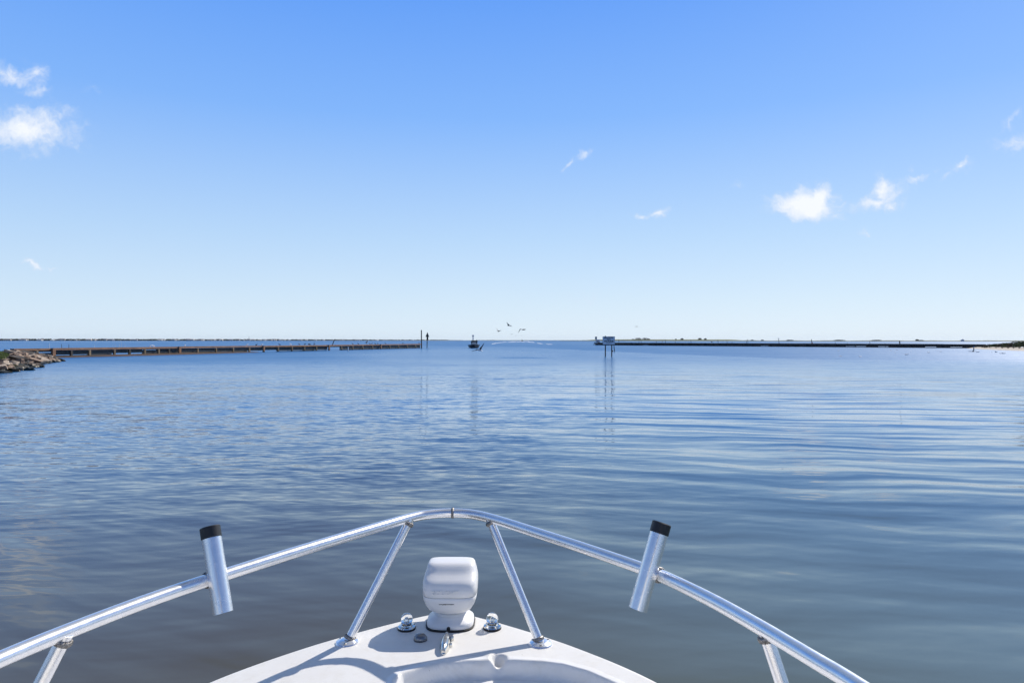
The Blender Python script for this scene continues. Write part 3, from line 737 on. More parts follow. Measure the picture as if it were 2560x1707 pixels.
# lamp, small sign and leaning stake at the end
g_ = kpt(1490, -.1, 0); lt = thing('post_light', 'boxy lantern on a post at the open end of the breakwater', 'light', g_)
b = MB(); top = W(1490, 849, g_.y) - g_; b.tube([(0, 0, -1), (0, 0, 0), tuple(top)], .14, 10); b.build('post', M['darkwood'], lt)
b = MB(); b.box(top + Vector((0, 0, .62)), (.72, .6, .95)); b.box(top + Vector((0, 0, 1.13)), (.78, .66, .08)); b.box(top + Vector((0, 0, .06)), (.4, .4, .2)); b.build('lantern', M['signback'], lt, 0)
g_ = kpt(1494.8, .35, 0); sg = thing('small_sign', 'small pale notice board at the end of the breakwater beside the lantern', 'sign', g_)
b = MB(); c_ = W(1495, 853.3, g_.y) - g_; b.box(c_, (1.55, .06, 1.45)); b.build('board', M['signwhite'], sg, 0)
for sx in (-.55, .55):
    b = MB(); b.box((c_.x + sx, .08, 0), (.12, .1, c_.z * 2 - .3)); b.build('post', M['darkwood'], sg, 0)
tm = text_mesh('SLOW\nNO\nWAKE', .40, .01, 1.0, .01); to = bpy.data.objects.new('lettering', tm); COL.objects.link(to); tm.materials.append(M['ink']); to.rotation_euler = (R(90), 0, 0); to.location = c_ + Vector((0, -.042, .02)); to.parent = sg
pole('leaning_stake', 'short dark stake leaning in the water off the end of the breakwater', 'stake', 1484.5, 862.5, 855.5, .13, M['darkwood'], lean=2)
# main sign
g_ = G(1521.5, 891.5); sg = thing('no_wake_sign', 'large white board reading SLOW NO WAKE on two dark posts in the water', 'sign', g_)
k_ = g_.y / F
def sx_(px, py): return W(px, py, g_.y) - g_
c_ = (sx_(1506.3, 841) + sx_(1536.8, 861.2)) / 2; wb_ = 30.5 * k_; hb_ = 20.2 * k_
b = MB(); b.box(c_ + Vector((0, -.09, 0)), (wb_, .025, hb_)); b.build('board', M['signwhite'], sg, 0)
b = MB()
for zz in (1, -1): b.box(c_ + Vector((0, -.105, zz * (hb_ / 2 - .014))), (wb_ + .004, .012, .028))
for xx in (1, -1): b.box(c_ + Vector((xx * (wb_ / 2 - .012), -.105, 0)), (.024, .012, hb_ - .056))
b.build('border', M['signback'], sg, 0)
for px in (1513.4, 1529.4):
    p0 = sx_(px, 891.5); tz = c_.z + hb_ / 2 + (.07 if px < 1520 else -.02)
    b = MB(); b.tube([(p0.x, 0, -1.2), (p0.x, 0, tz)], .068, 12); b.build('post', M['darkwood'], sg, 50)
def letter(txt, size, px, py, sp_=1.0, off=.004, m=M['ink'], sxs=1.0):
    tm = text_mesh(txt, size, .004, sp_, off); o = bpy.data.objects.new('lettering', tm); COL.objects.link(o); tm.materials.append(m)
    o.rotation_euler = (R(90), 0, 0); o.location = sx_(px, py) + Vector((0, -.107, 0)); o.scale = (sxs, 1, 1); o.parent = sg; return o
letter('SLOW', .25, 1521.6, 844.2, 1.1, .012, sxs=1.45); letter('NO', .20, 1521.8, 848.6, 1.0, .010, sxs=1.3); letter('WAKE', .25, 1521.6, 853.2, 1.1, .012, sxs=1.45)
b = MB()
for xx in (-.20, .20): b.box(sx_(1521.6, 856.9) + Vector((xx, -.106, 0)), (.26, .006, .03))
b.build('small_print', M['ink'], sg, 0)
b = MB(); b.box(sx_(1521.4, 856.8) + Vector((0, -.108, 0)), (.12, .006, .05)); b.build('emblem', M['yellow'], sg, 0)
pole('leaning_stake', 'thin crooked stick in the water right beside the big sign', 'stake', 1536.5, 879, 864, .07, M['pile'], lean=-1.8)
b = MB(); p_ = W(1531, 877.3, g_.y - .1); b.lathe([(.02, -.1), (.11, -.06), (.12, .04), (.03, .1)], (0, 0, 0), n=10); o = b.build('float_buoy', M['darkwood'], sg, 50, p_ - g_)

# ================================================================== ROCKY SPIT (left)
FRONT = [G(-500, 990), G(-200, 955), G(0, 933), G(61, 925.5), G(84, 914), G(119, 907.5), G(157, 900.3)]
HT = [(0, 1.75), (1, 1.7), (2, 1.5), (3, 1.35), (4, 1.2), (5, .75), (6, .12)]
def frontat(s_):
    i = min(int(s_), len(FRONT) - 2); return FRONT[i].lerp(FRONT[i + 1], s_ - i)
def inward(s_):
    i = min(int(s_), len(FRONT) - 2); d_ = (FRONT[i + 1] - FRONT[i]).normalized(); n_ = Vector((-d_.y, d_.x, 0)); 
    if n_.x > 0: n_ = -n_
    return n_
def bank(s_, o_):
    wdt = lerp(5.0, 1.8, sstep(3, 6, s_)); hmax = interp(HT, s_)
    p = frontat(s_) + Vector((-1, .25, 0)).normalized() * o_
    t_ = o_ / wdt
    z = hmax * sstep(-.15, 1.0, t_) - .12
    if s_ > 4.4: z = hmax * max(0, math.sin(math.pi * min(1, max(0, (t_ + .1) / 2.2)))) - .12
    z += 1.15 * math.exp(-((p.x + 47) ** 2 + (p.y - 61) ** 2) / 14.0)
    return Vector((p.x, p.y, z))
b = MB(); rings = []
for i in range(61):
    s_ = lerp(1.3, 6, i / 60); rings.append([bank(s_, o_) for o_ in (-.6, 0, .5, 1, 1.6, 2.2, 3, 4, 5, 7, 10, 16, 40)])
b.rings(rings, False, False, closed=False); bk = b.build('bank', M['mud'], None, 180); tag(bk, 'low earth bank under the rocks at the left edge', None, None, 'structure')
def rock_mb(rx, ry, rz, rnd, sub=2):
    bm = bmesh.new(); bmesh.ops.create_cube(bm, size=2.0)
    bmesh.ops.subdivide_edges(bm, edges=bm.edges, cuts=sub, use_grid_fill=True)
    off = Vector((rnd.uniform(0, 99), rnd.uniform(0, 99), 0)); sk = rnd.uniform(-.3, .3); sk2 = rnd.uniform(-.35, .35)
    for v in bm.verts:
        p = v.co.copy(); l_ = max(abs(p.x), abs(p.y), abs(p.z)); p = p.lerp(p.normalized() * 1.15, .28)
        n_ = noise.noise_vector(p * .9 + off) * .30 + noise.noise_vector(p * 2.6 + off) * .09; p += n_
        p.x += sk * p.y; p.y += sk2 * p.z
        v.co = Vector((p.x * rx, p.y * ry, p.z * rz))
    return bm
def rock(name, label, loc, dims, rot, m, rnd, group=None, cat='rock'):
    bm = rock_mb(*dims, rnd); me = bpy.data.meshes.new(name); bmesh.ops.recalc_face_normals(bm, faces=bm.faces); bm.to_mesh(me); bm.free(); me.materials.append(m)
    me.polygons.foreach_set('use_smooth', [True] * len(me.polygons)); me.set_sharp_from_angle(angle=R(22))
    o = bpy.data.objects.new(name, me); COL.objects.link(o); o.location = loc; o.rotation_euler = rot; return tag(o, label, cat, group)
rnd = random.Random(11)
spots = []; tries = 0
while len(spots) < 240 and tries < 12000:
    tries += 1; s_ = 1.7 + 4.05 * rnd.random(); wdt = lerp(5.0, 1.8, sstep(3, 6, s_)); o_ = rnd.uniform(-.25, wdt * (1.05 if s_ < 5 else .8))
    p = bank(s_, o_); qx = 1280 + F * p.x / p.y; qy = hy(qx) + (H - p.z) * F / p.y
    if (qx < 26 and qy < 905) or (s_ < 3.0 and o_ > 3.6): continue
    sz = rnd.choice((.16, .2, .25, .3, .36, .42, .5)) * (.8 if s_ > 5.3 else 1)
    if any((p - q_).length < .42 * (sz + z_) for q_, z_, _ in spots): continue
    spots.append((p, sz, s_))
def qx_(p): return 1280 + F * p.x / p.y
for p, sz, s_ in spots:
    low = p.z < .12; m_ = M['rockwet'] if low and rnd.random() < .45 else rnd.choice((M['rock'], M['rock'], M['rock'], M['rockpale'], M['rockdark']))
    colr = {'algae_covered_rock': 'dark algae covered rock', 'broken_concrete': 'brown rock slab', 'pale_slab': 'pale tan rock slab', 'dark_granite': 'dark grey rock'}[m_.name]
    size = 'small' if sz < .22 else ('medium' if sz < .38 else 'large')
    zone = 'at the waterline' if p.z < .15 else ('high on the crest' if p.z > .62 * interp(HT, s_) + .1 else 'on the slope')
    sect = 'near left edge' if qx_(p) < 50 else ('in the middle' if qx_(p) < 105 else 'towards the tip')
    lbl = '%s %s %s of the left spit, %s' % (size, colr, zone, sect); g2 = lbl.replace(' of the left spit', '') 
    rock('rock', lbl, p + Vector((0, 0, sz * .12)), (sz * rnd.uniform(.8, 1.25), sz * rnd.uniform(.5, .8), sz * rnd.uniform(.22, .42)), (rnd.uniform(-.45, .45), rnd.uniform(-.5, .5), rnd.uniform(-.8, .8)), m_, rnd, g2)
def at_px(x, y, Y): return W(x, y, Y)
rock('rock', 'lone dark flat rock awash just off the left spit', G(100, 918) + Vector((0, 0, .05)), (.27, .2, .11), (0, .05, .1), M['rockwet'], rnd)
rock('rock', 'large dark grey block lying on the slope of the left spit', W(47, 895, 47.5), (.42, .3, .13), (.1, .18, -.1), M['rockdark'], rnd)
rock('rock', 'long pale ribbed slab sloping into the water near the end of the spit', W(99, 897, 55), (.68, .36, .13), (.25, .42, .2), M['rockpale'], rnd)
rock('rock', 'blue grey boulder at the crest near the end of the spit', W(98, 889, 58.5), (.34, .32, .2), (.1, .15, .3), M['rockdark'], rnd)
rock('rock', 'flat tan slab at the tip of the left spit', W(133, 898.5, 63), (.75, .45, .13), (.1, .14, .15), M['rock'], rnd)

# grass and weeds
def blades(name, label, cat, cx_list, n_, h_, w_, m, rnd, kind='stuff', mats=None):
    b = MB()
    for _ in range(n_):
        p = cx_list(rnd); hh = h_ * rnd.uniform(.5, 1.2); an = rnd.uniform(0, 6.28); d_ = Vector((math.cos(an), math.sin(an), 0)); l_ = Vector((rnd.gauss(0, .3), rnd.gauss(0, .3), 1)) * hh
        b.add([p - d_ * w_, p + d_ * w_, p + l_ * .6 + d_ * w_ * .7, p + l_ + d_ * w_ * .1], [(0, 1, 2, 3)])
    o = b.build(name, m, None, 0); return tag(o, label, cat, None, kind)
def gpos(r_, lo=3.3, hi=9.0, s0=1.3, s1=3.1):
    s_ = r_.uniform(s0, s1); o_ = r_.uniform(lo, hi); return bank(s_, o_)
def gsel(r_, dry):
    while True:
        p = bank(r_.uniform(1.8, 5.3), r_.uniform(2.2, 11)); qx = 1280 + F * p.x / p.y; qy = hy(qx) + (H - p.z) * F / p.y
        if qx > 24 - 10 * sstep(885, 905, qy) or qx < -120: continue
        if (qy < 877 + 4 * noise.noise(p)) == dry: return p
blades('green_grass', 'short green grass on the bank behind the rocks at the left edge', 'grass', lambda r_: gsel(r_, False), 14000, .10, .018, M['grass'], rnd)
blades('dry_grass', 'dry straw coloured grass on top of the bank at the left edge', 'grass', lambda r_: gsel(r_, True), 14000, .16, .02, M['drygrass'], rnd)
def weed(px, py, Y, label, s_, n_=22):
    b = MB(); p = Vector((0, 0, 0))
    for k in range(n_):
        an = rnd.uniform(0, 6.28); tilt = rnd.uniform(.2, 1.1); d_ = Vector((math.cos(an) * math.sin(tilt), math.sin(an) * math.sin(tilt), math.cos(tilt))); sd = d_.cross(Vector((0, 0, 1))).normalized(); L_ = s_ * rnd.uniform(.6, 1.1)
        b.add([p, p + d_ * L_ * .5 + sd * L_ * .14, p + d_ * L_ + Vector((0, 0, -.05)), p + d_ * L_ * .5 - sd * L_ * .14], [(0, 1, 2, 3)])
    return tag(b.build('weed_plant', M['leafy'], None, 0, W(px, py, Y)), label, 'plant', 'leafy weeds on the rocks')
weed(3, 925, 40.3, 'bright green leafy weed low on the rocks at the very left edge', .32)
weed(10, 926, 40.6, 'green leafy weed low on the rocks, middle of the three', .26)
weed(31, 921, 42.6, 'bright green leafy weed growing between rocks above the water, right of the others', .34)

# ================================================================== RIGHT SHORE
S0 = [G(2418, 871.0), G(2442, 872.3), G(2486, 874.5), G(2530, 876.2), G(2600, 879), G(2900, 888), G(3300, 900)]
b = MB(); rings = []
for i in range(61):
    s_ = 6 * i / 60; k = min(int(s_), 5); p = S0[k].lerp(S0[k + 1], s_ - k); e_ = sstep(0, 1.0, s_)
    wob = noise.noise(Vector((s_ * 3, 1, 0))) * .4
    rings.append([p + Vector((o_ * .55 + wob, o_ * .85 + wob, z_)) for o_, z_ in ((-1, -.08), (0, .02), (1.5, .10 * e_ + .02), (4, .14 * e_ + .02), (8, .18 * e_), (25, .3 * e_), (70, .3 * e_))])
b.rings(rings, False, False, closed=False); sh = b.build('beach', M['sand'], None, 180); tag(sh, 'pale sandy beach at the right edge', None, None, 'structure')
def foliage(b, c_, rx, ry, rz, n_, ls, rnd):
    for _ in range(n_):
        d_ = Vector((rnd.gauss(0, 1), rnd.gauss(0, 1), rnd.gauss(0, 1))).normalized(); r_ = rnd.uniform(.55, 1.0) ** .5
        f_ = 1 + .35 * noise.noise(d_ * 1.8 + c_ * .3)
        p = c_ + Vector((d_.x * rx, d_.y * ry, max(-.25, d_.z) * rz)) * r_ * f_
        n2_ = Vector((rnd.gauss(0, 1), rnd.gauss(0, 1), rnd.gauss(0, 1))).normalized(); a_ = n2_.orthogonal().normalized(); e_ = n2_.cross(a_); s_ = ls * rnd.uniform(.6, 1.4)
        b.add([p - a_ * s_, p + e_ * s_ * .5, p + a_ * s_, p - e_ * s_ * .5], [(0, 1, 2, 3)])
shr = []
rnd = random.Random(5)
for i, (px, ytop, ybot, Y, wpx, brown) in enumerate([(2463, 862.5, 870.5, 158, 16, 1), (2476, 860, 870.5, 156, 18, 1), (2490, 858.5, 870.5, 153, 20, 0), (2506, 859, 871.5, 149, 20, 1), (2520, 857, 871.5, 147, 20, 0), (2535, 857, 872, 144, 22, 1), (2548, 853, 872.5, 142, 24, 0), (2562, 851.5, 873, 140, 26, 0), (2583, 850, 873, 138, 30, 0),
                                                (2512, 856.5, 868, 165, 26, 0), (2540, 852.5, 868, 162, 30, 0), (2570, 849.5, 868, 160, 34, 0), (2610, 848, 874, 140, 36, 1)]):
    g_ = W(px, ybot, Y); g_.z = max(.05, g_.z); zt = W(px, ytop, Y).z; hh = max(.6, zt - g_.z); rx = wpx / 2 * Y / F * 1.25
    sh_ = thing('shrub', '', 'shrub', g_, 'shrubs on the right shore')
    sh_['label'] = '%s shrub, %s from the breakwater end of the shrub belt on the right beach' % (('brown twiggy' if brown else 'olive green'), (ordn + ['last'])[i])
    b = MB(); 
    for k in range(4): foliage(b, Vector((rnd.uniform(-.45, .45) * rx, rnd.uniform(-.4, .4), hh * rnd.uniform(.35, .6))), rx * .62, .9, hh * .45, 420, .075, rnd)
    b.build('crown', M['bushbrown'] if brown else M['bush'], sh_, 0)
    b = MB()
    for k in range(6):
        an = rnd.uniform(0, 6.28); b.tube([(0, 0, -.1), (.3 * math.cos(an) * rx, .3 * math.sin(an), hh * .5), (.5 * math.cos(an) * rx, .5 * math.sin(an), hh * .8)], [.04, .025, .01], 5)
    b.build('stems', M['mud'], sh_, 50)

# ================================================================== FAR SHORES
def strip(name, label, pts, depth, hfun, m, kind='structure', seg=240, lump=0.0, lseed=0.0, cat=None):
    """land seen edge on: waterline pts (px, Y), ridge height hfun(px)"""
    b = MB(); rings = []
    x0, x1 = pts[0][0], pts[-1][0]
    for i in range(seg + 1):
        px = lerp(x0, x1, i / seg); Y = interp(pts, px); X = (px - 1280) / F * Y; h_ = hfun(px)
        k1 = (X / Y)
        def q_(dY, z): return Vector((X + k1 * dY, Y + dY, z))
        rings.append([q_(0, -.3), q_(2, .25 * min(1, h_)), q_(depth * .25, h_ * .9), q_(depth * .6, h_), q_(depth, .2 * h_), q_(depth + 5, -.3)])
    b.rings(rings, False, False, closed=False); o = b.build(name, m, None, 180); tag(o, label, cat, None, kind); return o
def fade(px, a_, b_, e_=30): return sstep(a_, a_ + e_, px) * (1 - sstep(b_ - e_, b_, px))
left_pts = [(-900, 1100), (-300, 1350), (0, 1500), (500, 1700), (900, 2300), (1150, 3300)]
strip('far_shore', 'low far shore along the left horizon', left_pts, 160, lambda p: 1.1 * fade(p, -900, 1150), M['farland'])
# lumpy scrub and tree belt: many small crowns in one mass
def belt(name, label, pts, x0, x1, n_, hlo, hhi, m, rnd, wfac=1.6, dens=None):
    b = MB()
    for _ in range(n_):
        px = rnd.uniform(x0, x1)
        if dens and rnd.random() > dens(px): continue
        Y = interp(pts, px) + rnd.uniform(6, 120); X = (px - 1280) / F * Y; h_ = rnd.uniform(hlo, hhi) * rnd.choice((.6, .8, 1, 1)); rx = h_ * rnd.uniform(.6, wfac)
        rs = []; off = rnd.uniform(0, 50)
        for k in range(5):
            ph = lerp(-.2, 1.45, k / 4); rr_ = max(.02, math.cos(ph)); rs.append([Vector((X + rx * rr_ * math.cos(2 * math.pi * j / 8) * (1 + .3 * noise.noise(Vector((j, k, off)))), Y + rx * rr_ * math.sin(2 * math.pi * j / 8), .3 + h_ * max(0, math.sin(ph)) * (1 + .25 * noise.noise(Vector((j * 1.3, k, off + 9)))))) for j in range(8)])
        b.rings(rs, False, True)
    o = b.build(name, m, None, 0); return tag(o, label, 'trees', None, 'stuff')
rnd = random.Random(21)
belt('far_trees', 'dark belt of far trees among the houses on the left shore', left_pts, -880, 1120, 3600, 2.6, 4.4, M['farveg'], rnd)
# houses
hn = 0
for i in range(110):
    px = rnd.uniform(-250, 700) if i < 88 else rnd.uniform(700, 1080)
    Y = interp(left_pts, px) + rnd.uniform(3, 20); X = (px - 1280) / F * Y
    ww = rnd.uniform(7, 15); hh = rnd.uniform(2.6, 5.0) * (1 if px < 700 else .8); dd = 8
    wc = rnd.choice(('housewhite', 'housewhite', 'housetan', 'housegrey')); rc = rnd.choice(('roof', 'roof', 'housewhite', 'housegrey'))
    zone = ('above the first jetty bays' if px < 200 else 'left of the jetty middle' if px < 550 else 'above the jetty middle' if px < 800 else 'near the channel marker')
    lbl = '%s %s house with %s roof on far shore, %s' % ('wide' if ww > 11 else 'small', {'housewhite': 'white', 'housetan': 'tan', 'housegrey': 'grey'}[wc], {'roof': 'dark', 'housewhite': 'white', 'housegrey': 'grey'}[rc], zone)
    hs = thing('house', lbl, 'house', (X, Y, .4), lbl.replace(' on far shore', ''), rnd.uniform(-.3, .3))
    b = MB(); b.box((0, 0, hh * .3), (ww, dd, hh * .6)); b.build('wall', M[wc], hs, 0)
    b = MB(); a_, c_ = ww / 2 + .4, dd / 2 + .4; zt = hh * .6; b.add([(-a_, -c_, zt), (a_, -c_, zt), (a_, c_, zt), (-a_, c_, zt), (-a_ * .75, 0, hh), (a_ * .75, 0, hh)], [(0, 1, 5, 4), (2, 3, 4, 5), (1, 2, 5), (3, 0, 4), (3, 2, 1, 0)])
    b.build('roof', M[rc], hs, 0)
# far middle shore
mid_pts = [(1080, 3000), (1300, 3600), (1600, 3600)]
strip('far_low_land', 'thin dark far shore in the middle of the horizon', mid_pts, 200, lambda p: (2.6 + 1.5 * noise.noise(Vector((p * .02, 0, 0))) + .7 * noise.noise(Vector((p * .11, 2, 0)))) * fade(p, 1080, 1600), M['farveg'])
right_pts = [(1400, 2400), (1560, 1900), (1850, 1900), (2000, 1700), (2400, 1600), (2800, 1500), (3600, 1300)]
strip('marsh', 'green marsh island behind the breakwater', right_pts, 120, lambda p: 1.2 + (3.4 + .5 * noise.noise(Vector((p * .03, 5, 0)))) * fade(p, 1440, 1880, 60), M['marsh'])
strip('far_flats', 'faint far shore along the right horizon', [(x_, y_ + 260) for x_, y_ in right_pts], 120, lambda p: 2.0 + 1.2 * noise.noise(Vector((p * .02, 3, 0))) + .6 * noise.noise(Vector((p * .1, 8, 0))), M['farveg'])
rnd = random.Random(31)
for px, w_, h_, lab in ((1597, 20, 8.5, 'wide rounded clump of far trees on the marsh just right of the sign'), (1611, 16, 8.5, 'tall rounded clump of far trees next to the widest clump on the marsh'), (1583, 9, 5.5, 'small low clump nearest the sign on the marsh'), (1621, 8, 6.5, 'small clump right of the tall one on the marsh'), (1690, 5, 5.8, 'tiny dark clump alone on the marsh'),
                        (1703.5, 11, 7.4, 'single dark rounded clump in the middle of the marsh'), (1749, 11, 8.0, 'left of the pair of rounded clumps on the marsh'), (1764, 9, 7.4, 'right of the pair of rounded clumps on the marsh'), (1881, 7, 3.6, 'low clump right of the marsh'), (1906, 8, 3.4, 'low clump farther right of the marsh'), (1975, 16, 3.4, 'low dark clump on the far flats'), (2100, 34, 3.6, 'long low clump on the far flats'),
                        (2190, 30, 3.4, 'broken low clump on the far flats'), (2293, 8, 4.6, 'small dark clump on the far flats near the right'), (2302, 16, 3.0, 'low clump beside the small dark one near the right')):
    Y = interp(right_pts, px) + 30; X = (px - 1280) / F * Y; rx = w_ / 2 * Y / F
    t_ = thing('far_tree_clump', lab, 'trees', (X, Y, 0), 'tree clumps on the far right shore')
    b = MB(); nL = 5
    for k in range(nL): foliage(b, Vector((rnd.uniform(-.5, .5) * rx, rnd.uniform(-2, 2), h_ * .55)), rx * .62, 3, h_ * .5, 260, .55, rnd)
    b.build('crown', M['farveg'], t_, 0)
    b = MB()
    for k in range(3): b.tube([(rnd.uniform(-.4, .4) * rx, 0, 0), (rnd.uniform(-.4, .4) * rx, 0, h_ * .6)], .3, 6)
    b.build('trunk', M['mud'], t_, 0)
# building far right and the beacon on the far left shore
g_ = W(2406, 853, 1560); g_.z = .3; bl = thing('far_building', 'small peaked grey building on the right horizon', 'building', g_)
b = MB(); b.box((0, 0, 1.4), (5.0, 5, 2.8)); b.build('wall', M['tower'], bl, 0)
b = MB(); b.add([(-2.7, -2.7, 2.8), (2.7, -2.7, 2.8), (2.7, 2.7, 2.8), (-2.7, 2.7, 2.8), (1.0, 0, 5.2)], [(0, 1, 4), (1, 2, 4), (2, 3, 4), (3, 0, 4), (3, 2, 1, 0)]); b.build('roof', M['tower'], bl, 0)
g_ = W(622.5, 850, 2100); g_.z = 0; bl = thing('mast', 'thin mast standing above the houses on the far left shore', 'mast', g_)
b = MB(); b.tube([(0, 0, 0), (0, 0, 10)], .35, 6); b.build('pole', M['farveg'], bl); b = MB(); b.box((0, 0, 10.3), (2.6, 1, .9)); b.build('top_frame', M['farveg'], bl, 0)
# water tower
Yt = 4200; g_ = W(1182.6, 852, Yt); g_.z = 0; wt = thing('water_tower', 'pale haze-blue water tower on the horizon above the dark boat', 'tower', g_)
s_ = Yt / F; b = MB(); b.lathe([(1.5 * s_, -1), (1.25 * s_, 3 * s_), (1.2 * s_, 10 * s_), (1.5 * s_, 10.8 * s_)], n=20); b.build('shaft', M['tower'], wt)
b = MB(); b.lathe([(1.5 * s_, 10.4 * s_), (2.4 * s_, 11.4 * s_), (2.7 * s_, 12.6 * s_), (2.7 * s_, 13.4 * s_), (2.0 * s_, 13.9 * s_)], n=24); b.build('tank', M['tower'], wt)

# ================================================================== PEOPLE (tiny, far away)
def person(loc, label, rz=0, sit=True, s=1.0):
    root = None
    vsn = {'pel': (0, 0, .9), 'wst': (0, 0, 1.08), 'chs': (0, 0, 1.32), 'nck': (0, 0, 1.48), 'hd0': (0, -.01, 1.58), 'hd1': (0, -.01, 1.72),
           'ls': (-.19, 0, 1.40), 'le': (-.27, -.05, 1.12), 'lw': (-.16, -.28, 1.08), 'lhnd': (-.13, -.36, 1.08), 'rs': (.19, 0, 1.40), 're': (.27, -.05, 1.12), 'rw': (.16, -.28, 1.08), 'rhnd': (.13, -.36, 1.08),
           'lh': (-.10, 0, .87), 'lk': (-.12, -.04, .48), 'la': (-.12, 0, .09), 'lt': (-.13, -.16, .03), 'rh': (.10, 0, .87), 'rk': (.12, -.04, .48), 'ra': (.12, 0, .09), 'rt': (.13, -.16, .03)}
    rad = {'pel': .14, 'wst': .13, 'chs': .155, 'nck': .055, 'hd0': .085, 'hd1': .085, 'ls': .065, 'le': .045, 'lw': .032, 'lhnd': .04, 'rs': .065, 're': .045, 'rw': .032, 'rhnd': .04, 'lh': .09, 'lk': .062, 'la': .042, 'lt': .04, 'rh': .09, 'rk': .062, 'ra': .042, 'rt': .04}
    ed = [('pel', 'wst'), ('wst', 'chs'), ('chs', 'nck'), ('nck', 'hd0'), ('hd0', 'hd1'), ('chs', 'ls'), ('ls', 'le'), ('le', 'lw'), ('lw', 'lhnd'), ('chs', 'rs'), ('rs', 're'), ('re', 'rw'), ('rw', 'rhnd'), ('pel', 'lh'), ('lh', 'lk'), ('lk', 'la'), ('la', 'lt'), ('pel', 'rh'), ('rh', 'rk'), ('rk', 'ra'), ('ra', 'rt')]
    ks = list(vsn); me = bpy.data.meshes.new('person'); me.from_pydata([vsn[k] for k in ks], [(ks.index(a_), ks.index(c_)) for a_, c_ in ed], [])
    me.materials.append(M['cloth'])
    o = bpy.data.objects.new('person', me); COL.objects.link(o); o.location = loc; o.rotation_euler = (0, 0, rz); o.scale = (s, s, s)
    sk = o.modifiers.new('skin', 'SKIN'); 
    for i, k in enumerate(ks): me.skin_vertices[0].data[i].radius = (rad[k], rad[k] * (.7 if k in ('pel', 'wst', 'chs') else 1))
    me.skin_vertices[0].data[0].use_root = True
    ss = o.modifiers.new('sub', 'SUBSURF'); ss.levels = 1; ss.render_levels = 1
    return tag(o, label, 'person')

# ================================================================== OTHER BOATS
def small_boat(g_, label, wd_, ln, hullh, m, rz, name='motor_boat'):
    bt = thing(name, label, 'boat', g_, None, rz)
    b = MB(); rings = []
    for t_ in [0, .06, .15, .3, .5, .8, 1]:      # bow at -Y
        hw = wd_ / 2 * (1 - (1 - min(1, t_ / .5)) ** 2.2) + .03; y_ = -ln / 2 + ln * t_; zt = hullh * lerp(1.12, .85, t_)
        rings.append([Vector((hw, y_, zt)), Vector((hw * .97, y_, zt * .8)), Vector((hw * .78, y_, .12)), Vector((0, y_, -.25)), Vector((-hw * .78, y_, .12)), Vector((-hw * .97, y_, zt * .8)), Vector((-hw, y_, zt)), Vector((-hw * .86, y_ + .1, zt)), Vector((-hw * .8, y_ + .1, zt * .45)), Vector((hw * .8, y_ + .1, zt * .45)), Vector((hw * .86, y_ + .1, zt))])
    b.rings(rings, True, True); b.build('hull', m, bt, 40)
    return bt
g_ = G(1184, 870.2); kb = g_.y / F
bt = small_boat(g_ + Vector((0, 2.5, 0)), 'dark navy motor boat with two people aboard heading this way past the left jetty', 2.75, 6.4, .80, M['navy'], .12)
b = MB(); b.box((0, .6, .95), (1.0, .7, 1.0), taper=.85); b.build('console', M['boatwhite'], bt, 30)
b = MB(); b.box((0, .32, 1.62), (.9, .04, .34), Matrix.Rotation(-.35, 3, 'X')); b.build('windscreen', M['gulldark'], bt, 0)
b = MB(); b.box((0, 1.6, .72), (1.3, .6, .5)); b.build('seat', M['boatwhite'], bt, 0)
b = MB(); b.tube([(-.98, -1.6, .88), (-.6, -2.5, 1.02), (0, -2.95, 1.06), (.6, -2.5, 1.02), (.98, -1.6, .88)], .025, 6); b.build('bow_rail', M['boatwhite'], bt)
b = MB(); b.box((0, 3.35, .75), (.42, .5, .75), taper=.8); b.build('outboard_engine', M['navy'], bt, 30)
p_ = g_ + Vector((0, 2.5, 0))
person(p_ + Vector((-.62, 1.0, .30)), 'person in dark clothes standing left in the dark boat', 0, s=.98)
person(p_ + Vector((.55, 1.1, .34)), 'person in dark clothes standing right in the dark boat', 0, s=1.0)
# distant boat with wake
Yf = 1300; g_ = G(1305, hy(1305) + H * F / Yf); bt = small_boat(g_ + Vector((0, 0, .25)), 'small tan boat far off on the horizon at the head of a white wake', 2.6, 6, .8, M['tan'], math.pi + .1); bt.scale = (1.4, 1.4, 1.4)
b = MB(); b.box((0, -.3, 1.35), (1.1, 1.0, 1.3), taper=.75); b.build('console', M['tan'], bt, 0)
b = MB(); b.box((0, -.2, 2.35), (.9, 1.0, .08)); [b.tube([(sx * .5, 0, .8), (sx * .35, -.1, 2.35)], .04, 5) for sx in (-1, 1)]; b.build('canopy', M['tan'], bt, 0)
def wake(pxs, label, seedv):
    b = MB(); r_ = random.Random(seedv)
    for i in range(700):
        k = r_.random() * (len(pxs) - 1); j = min(int(k), len(pxs) - 2); f_ = k - j
        px, py, wy = [lerp(pxs[j][q_], pxs[j + 1][q_], f_) for q_ in range(3)]
        if noise.noise(Vector((px * .09, seedv, 0))) < -.1: continue
        c0 = G(px, py + r_.gauss(0, .42) * wy); s_ = c0.y / F; a_ = s_ * r_.uniform(.4, 1.6); c_ = s_ * s_ * F / H * 0.0 + c0.y * r_.uniform(.0006, .0018) * 2; n_ = 7
        b.add([c0 + Vector((0, 0, .06 * r_.random() + .02))] + [c0 + Vector((a_ * math.cos(2 * math.pi * q_ / n_) * r_.uniform(.7, 1.1), c_ * math.sin(2 * math.pi * q_ / n_) * r_.uniform(.7, 1.1), .008)) for q_ in range(n_)], [(0, 1 + q_, 1 + (q_ + 1) % n_) for q_ in range(n_)])
    return tag(b.build('wake_foam', M['foam'], None, 180), label, 'wake', None, 'stuff')
wake([(1304, 853.0, .7), (1290, 853.4, .9), (1265, 854.6, .8), (1245, 857.2, .8), (1226, 860.4, .9)], 'white foam wake spreading left behind the far boat', 1)
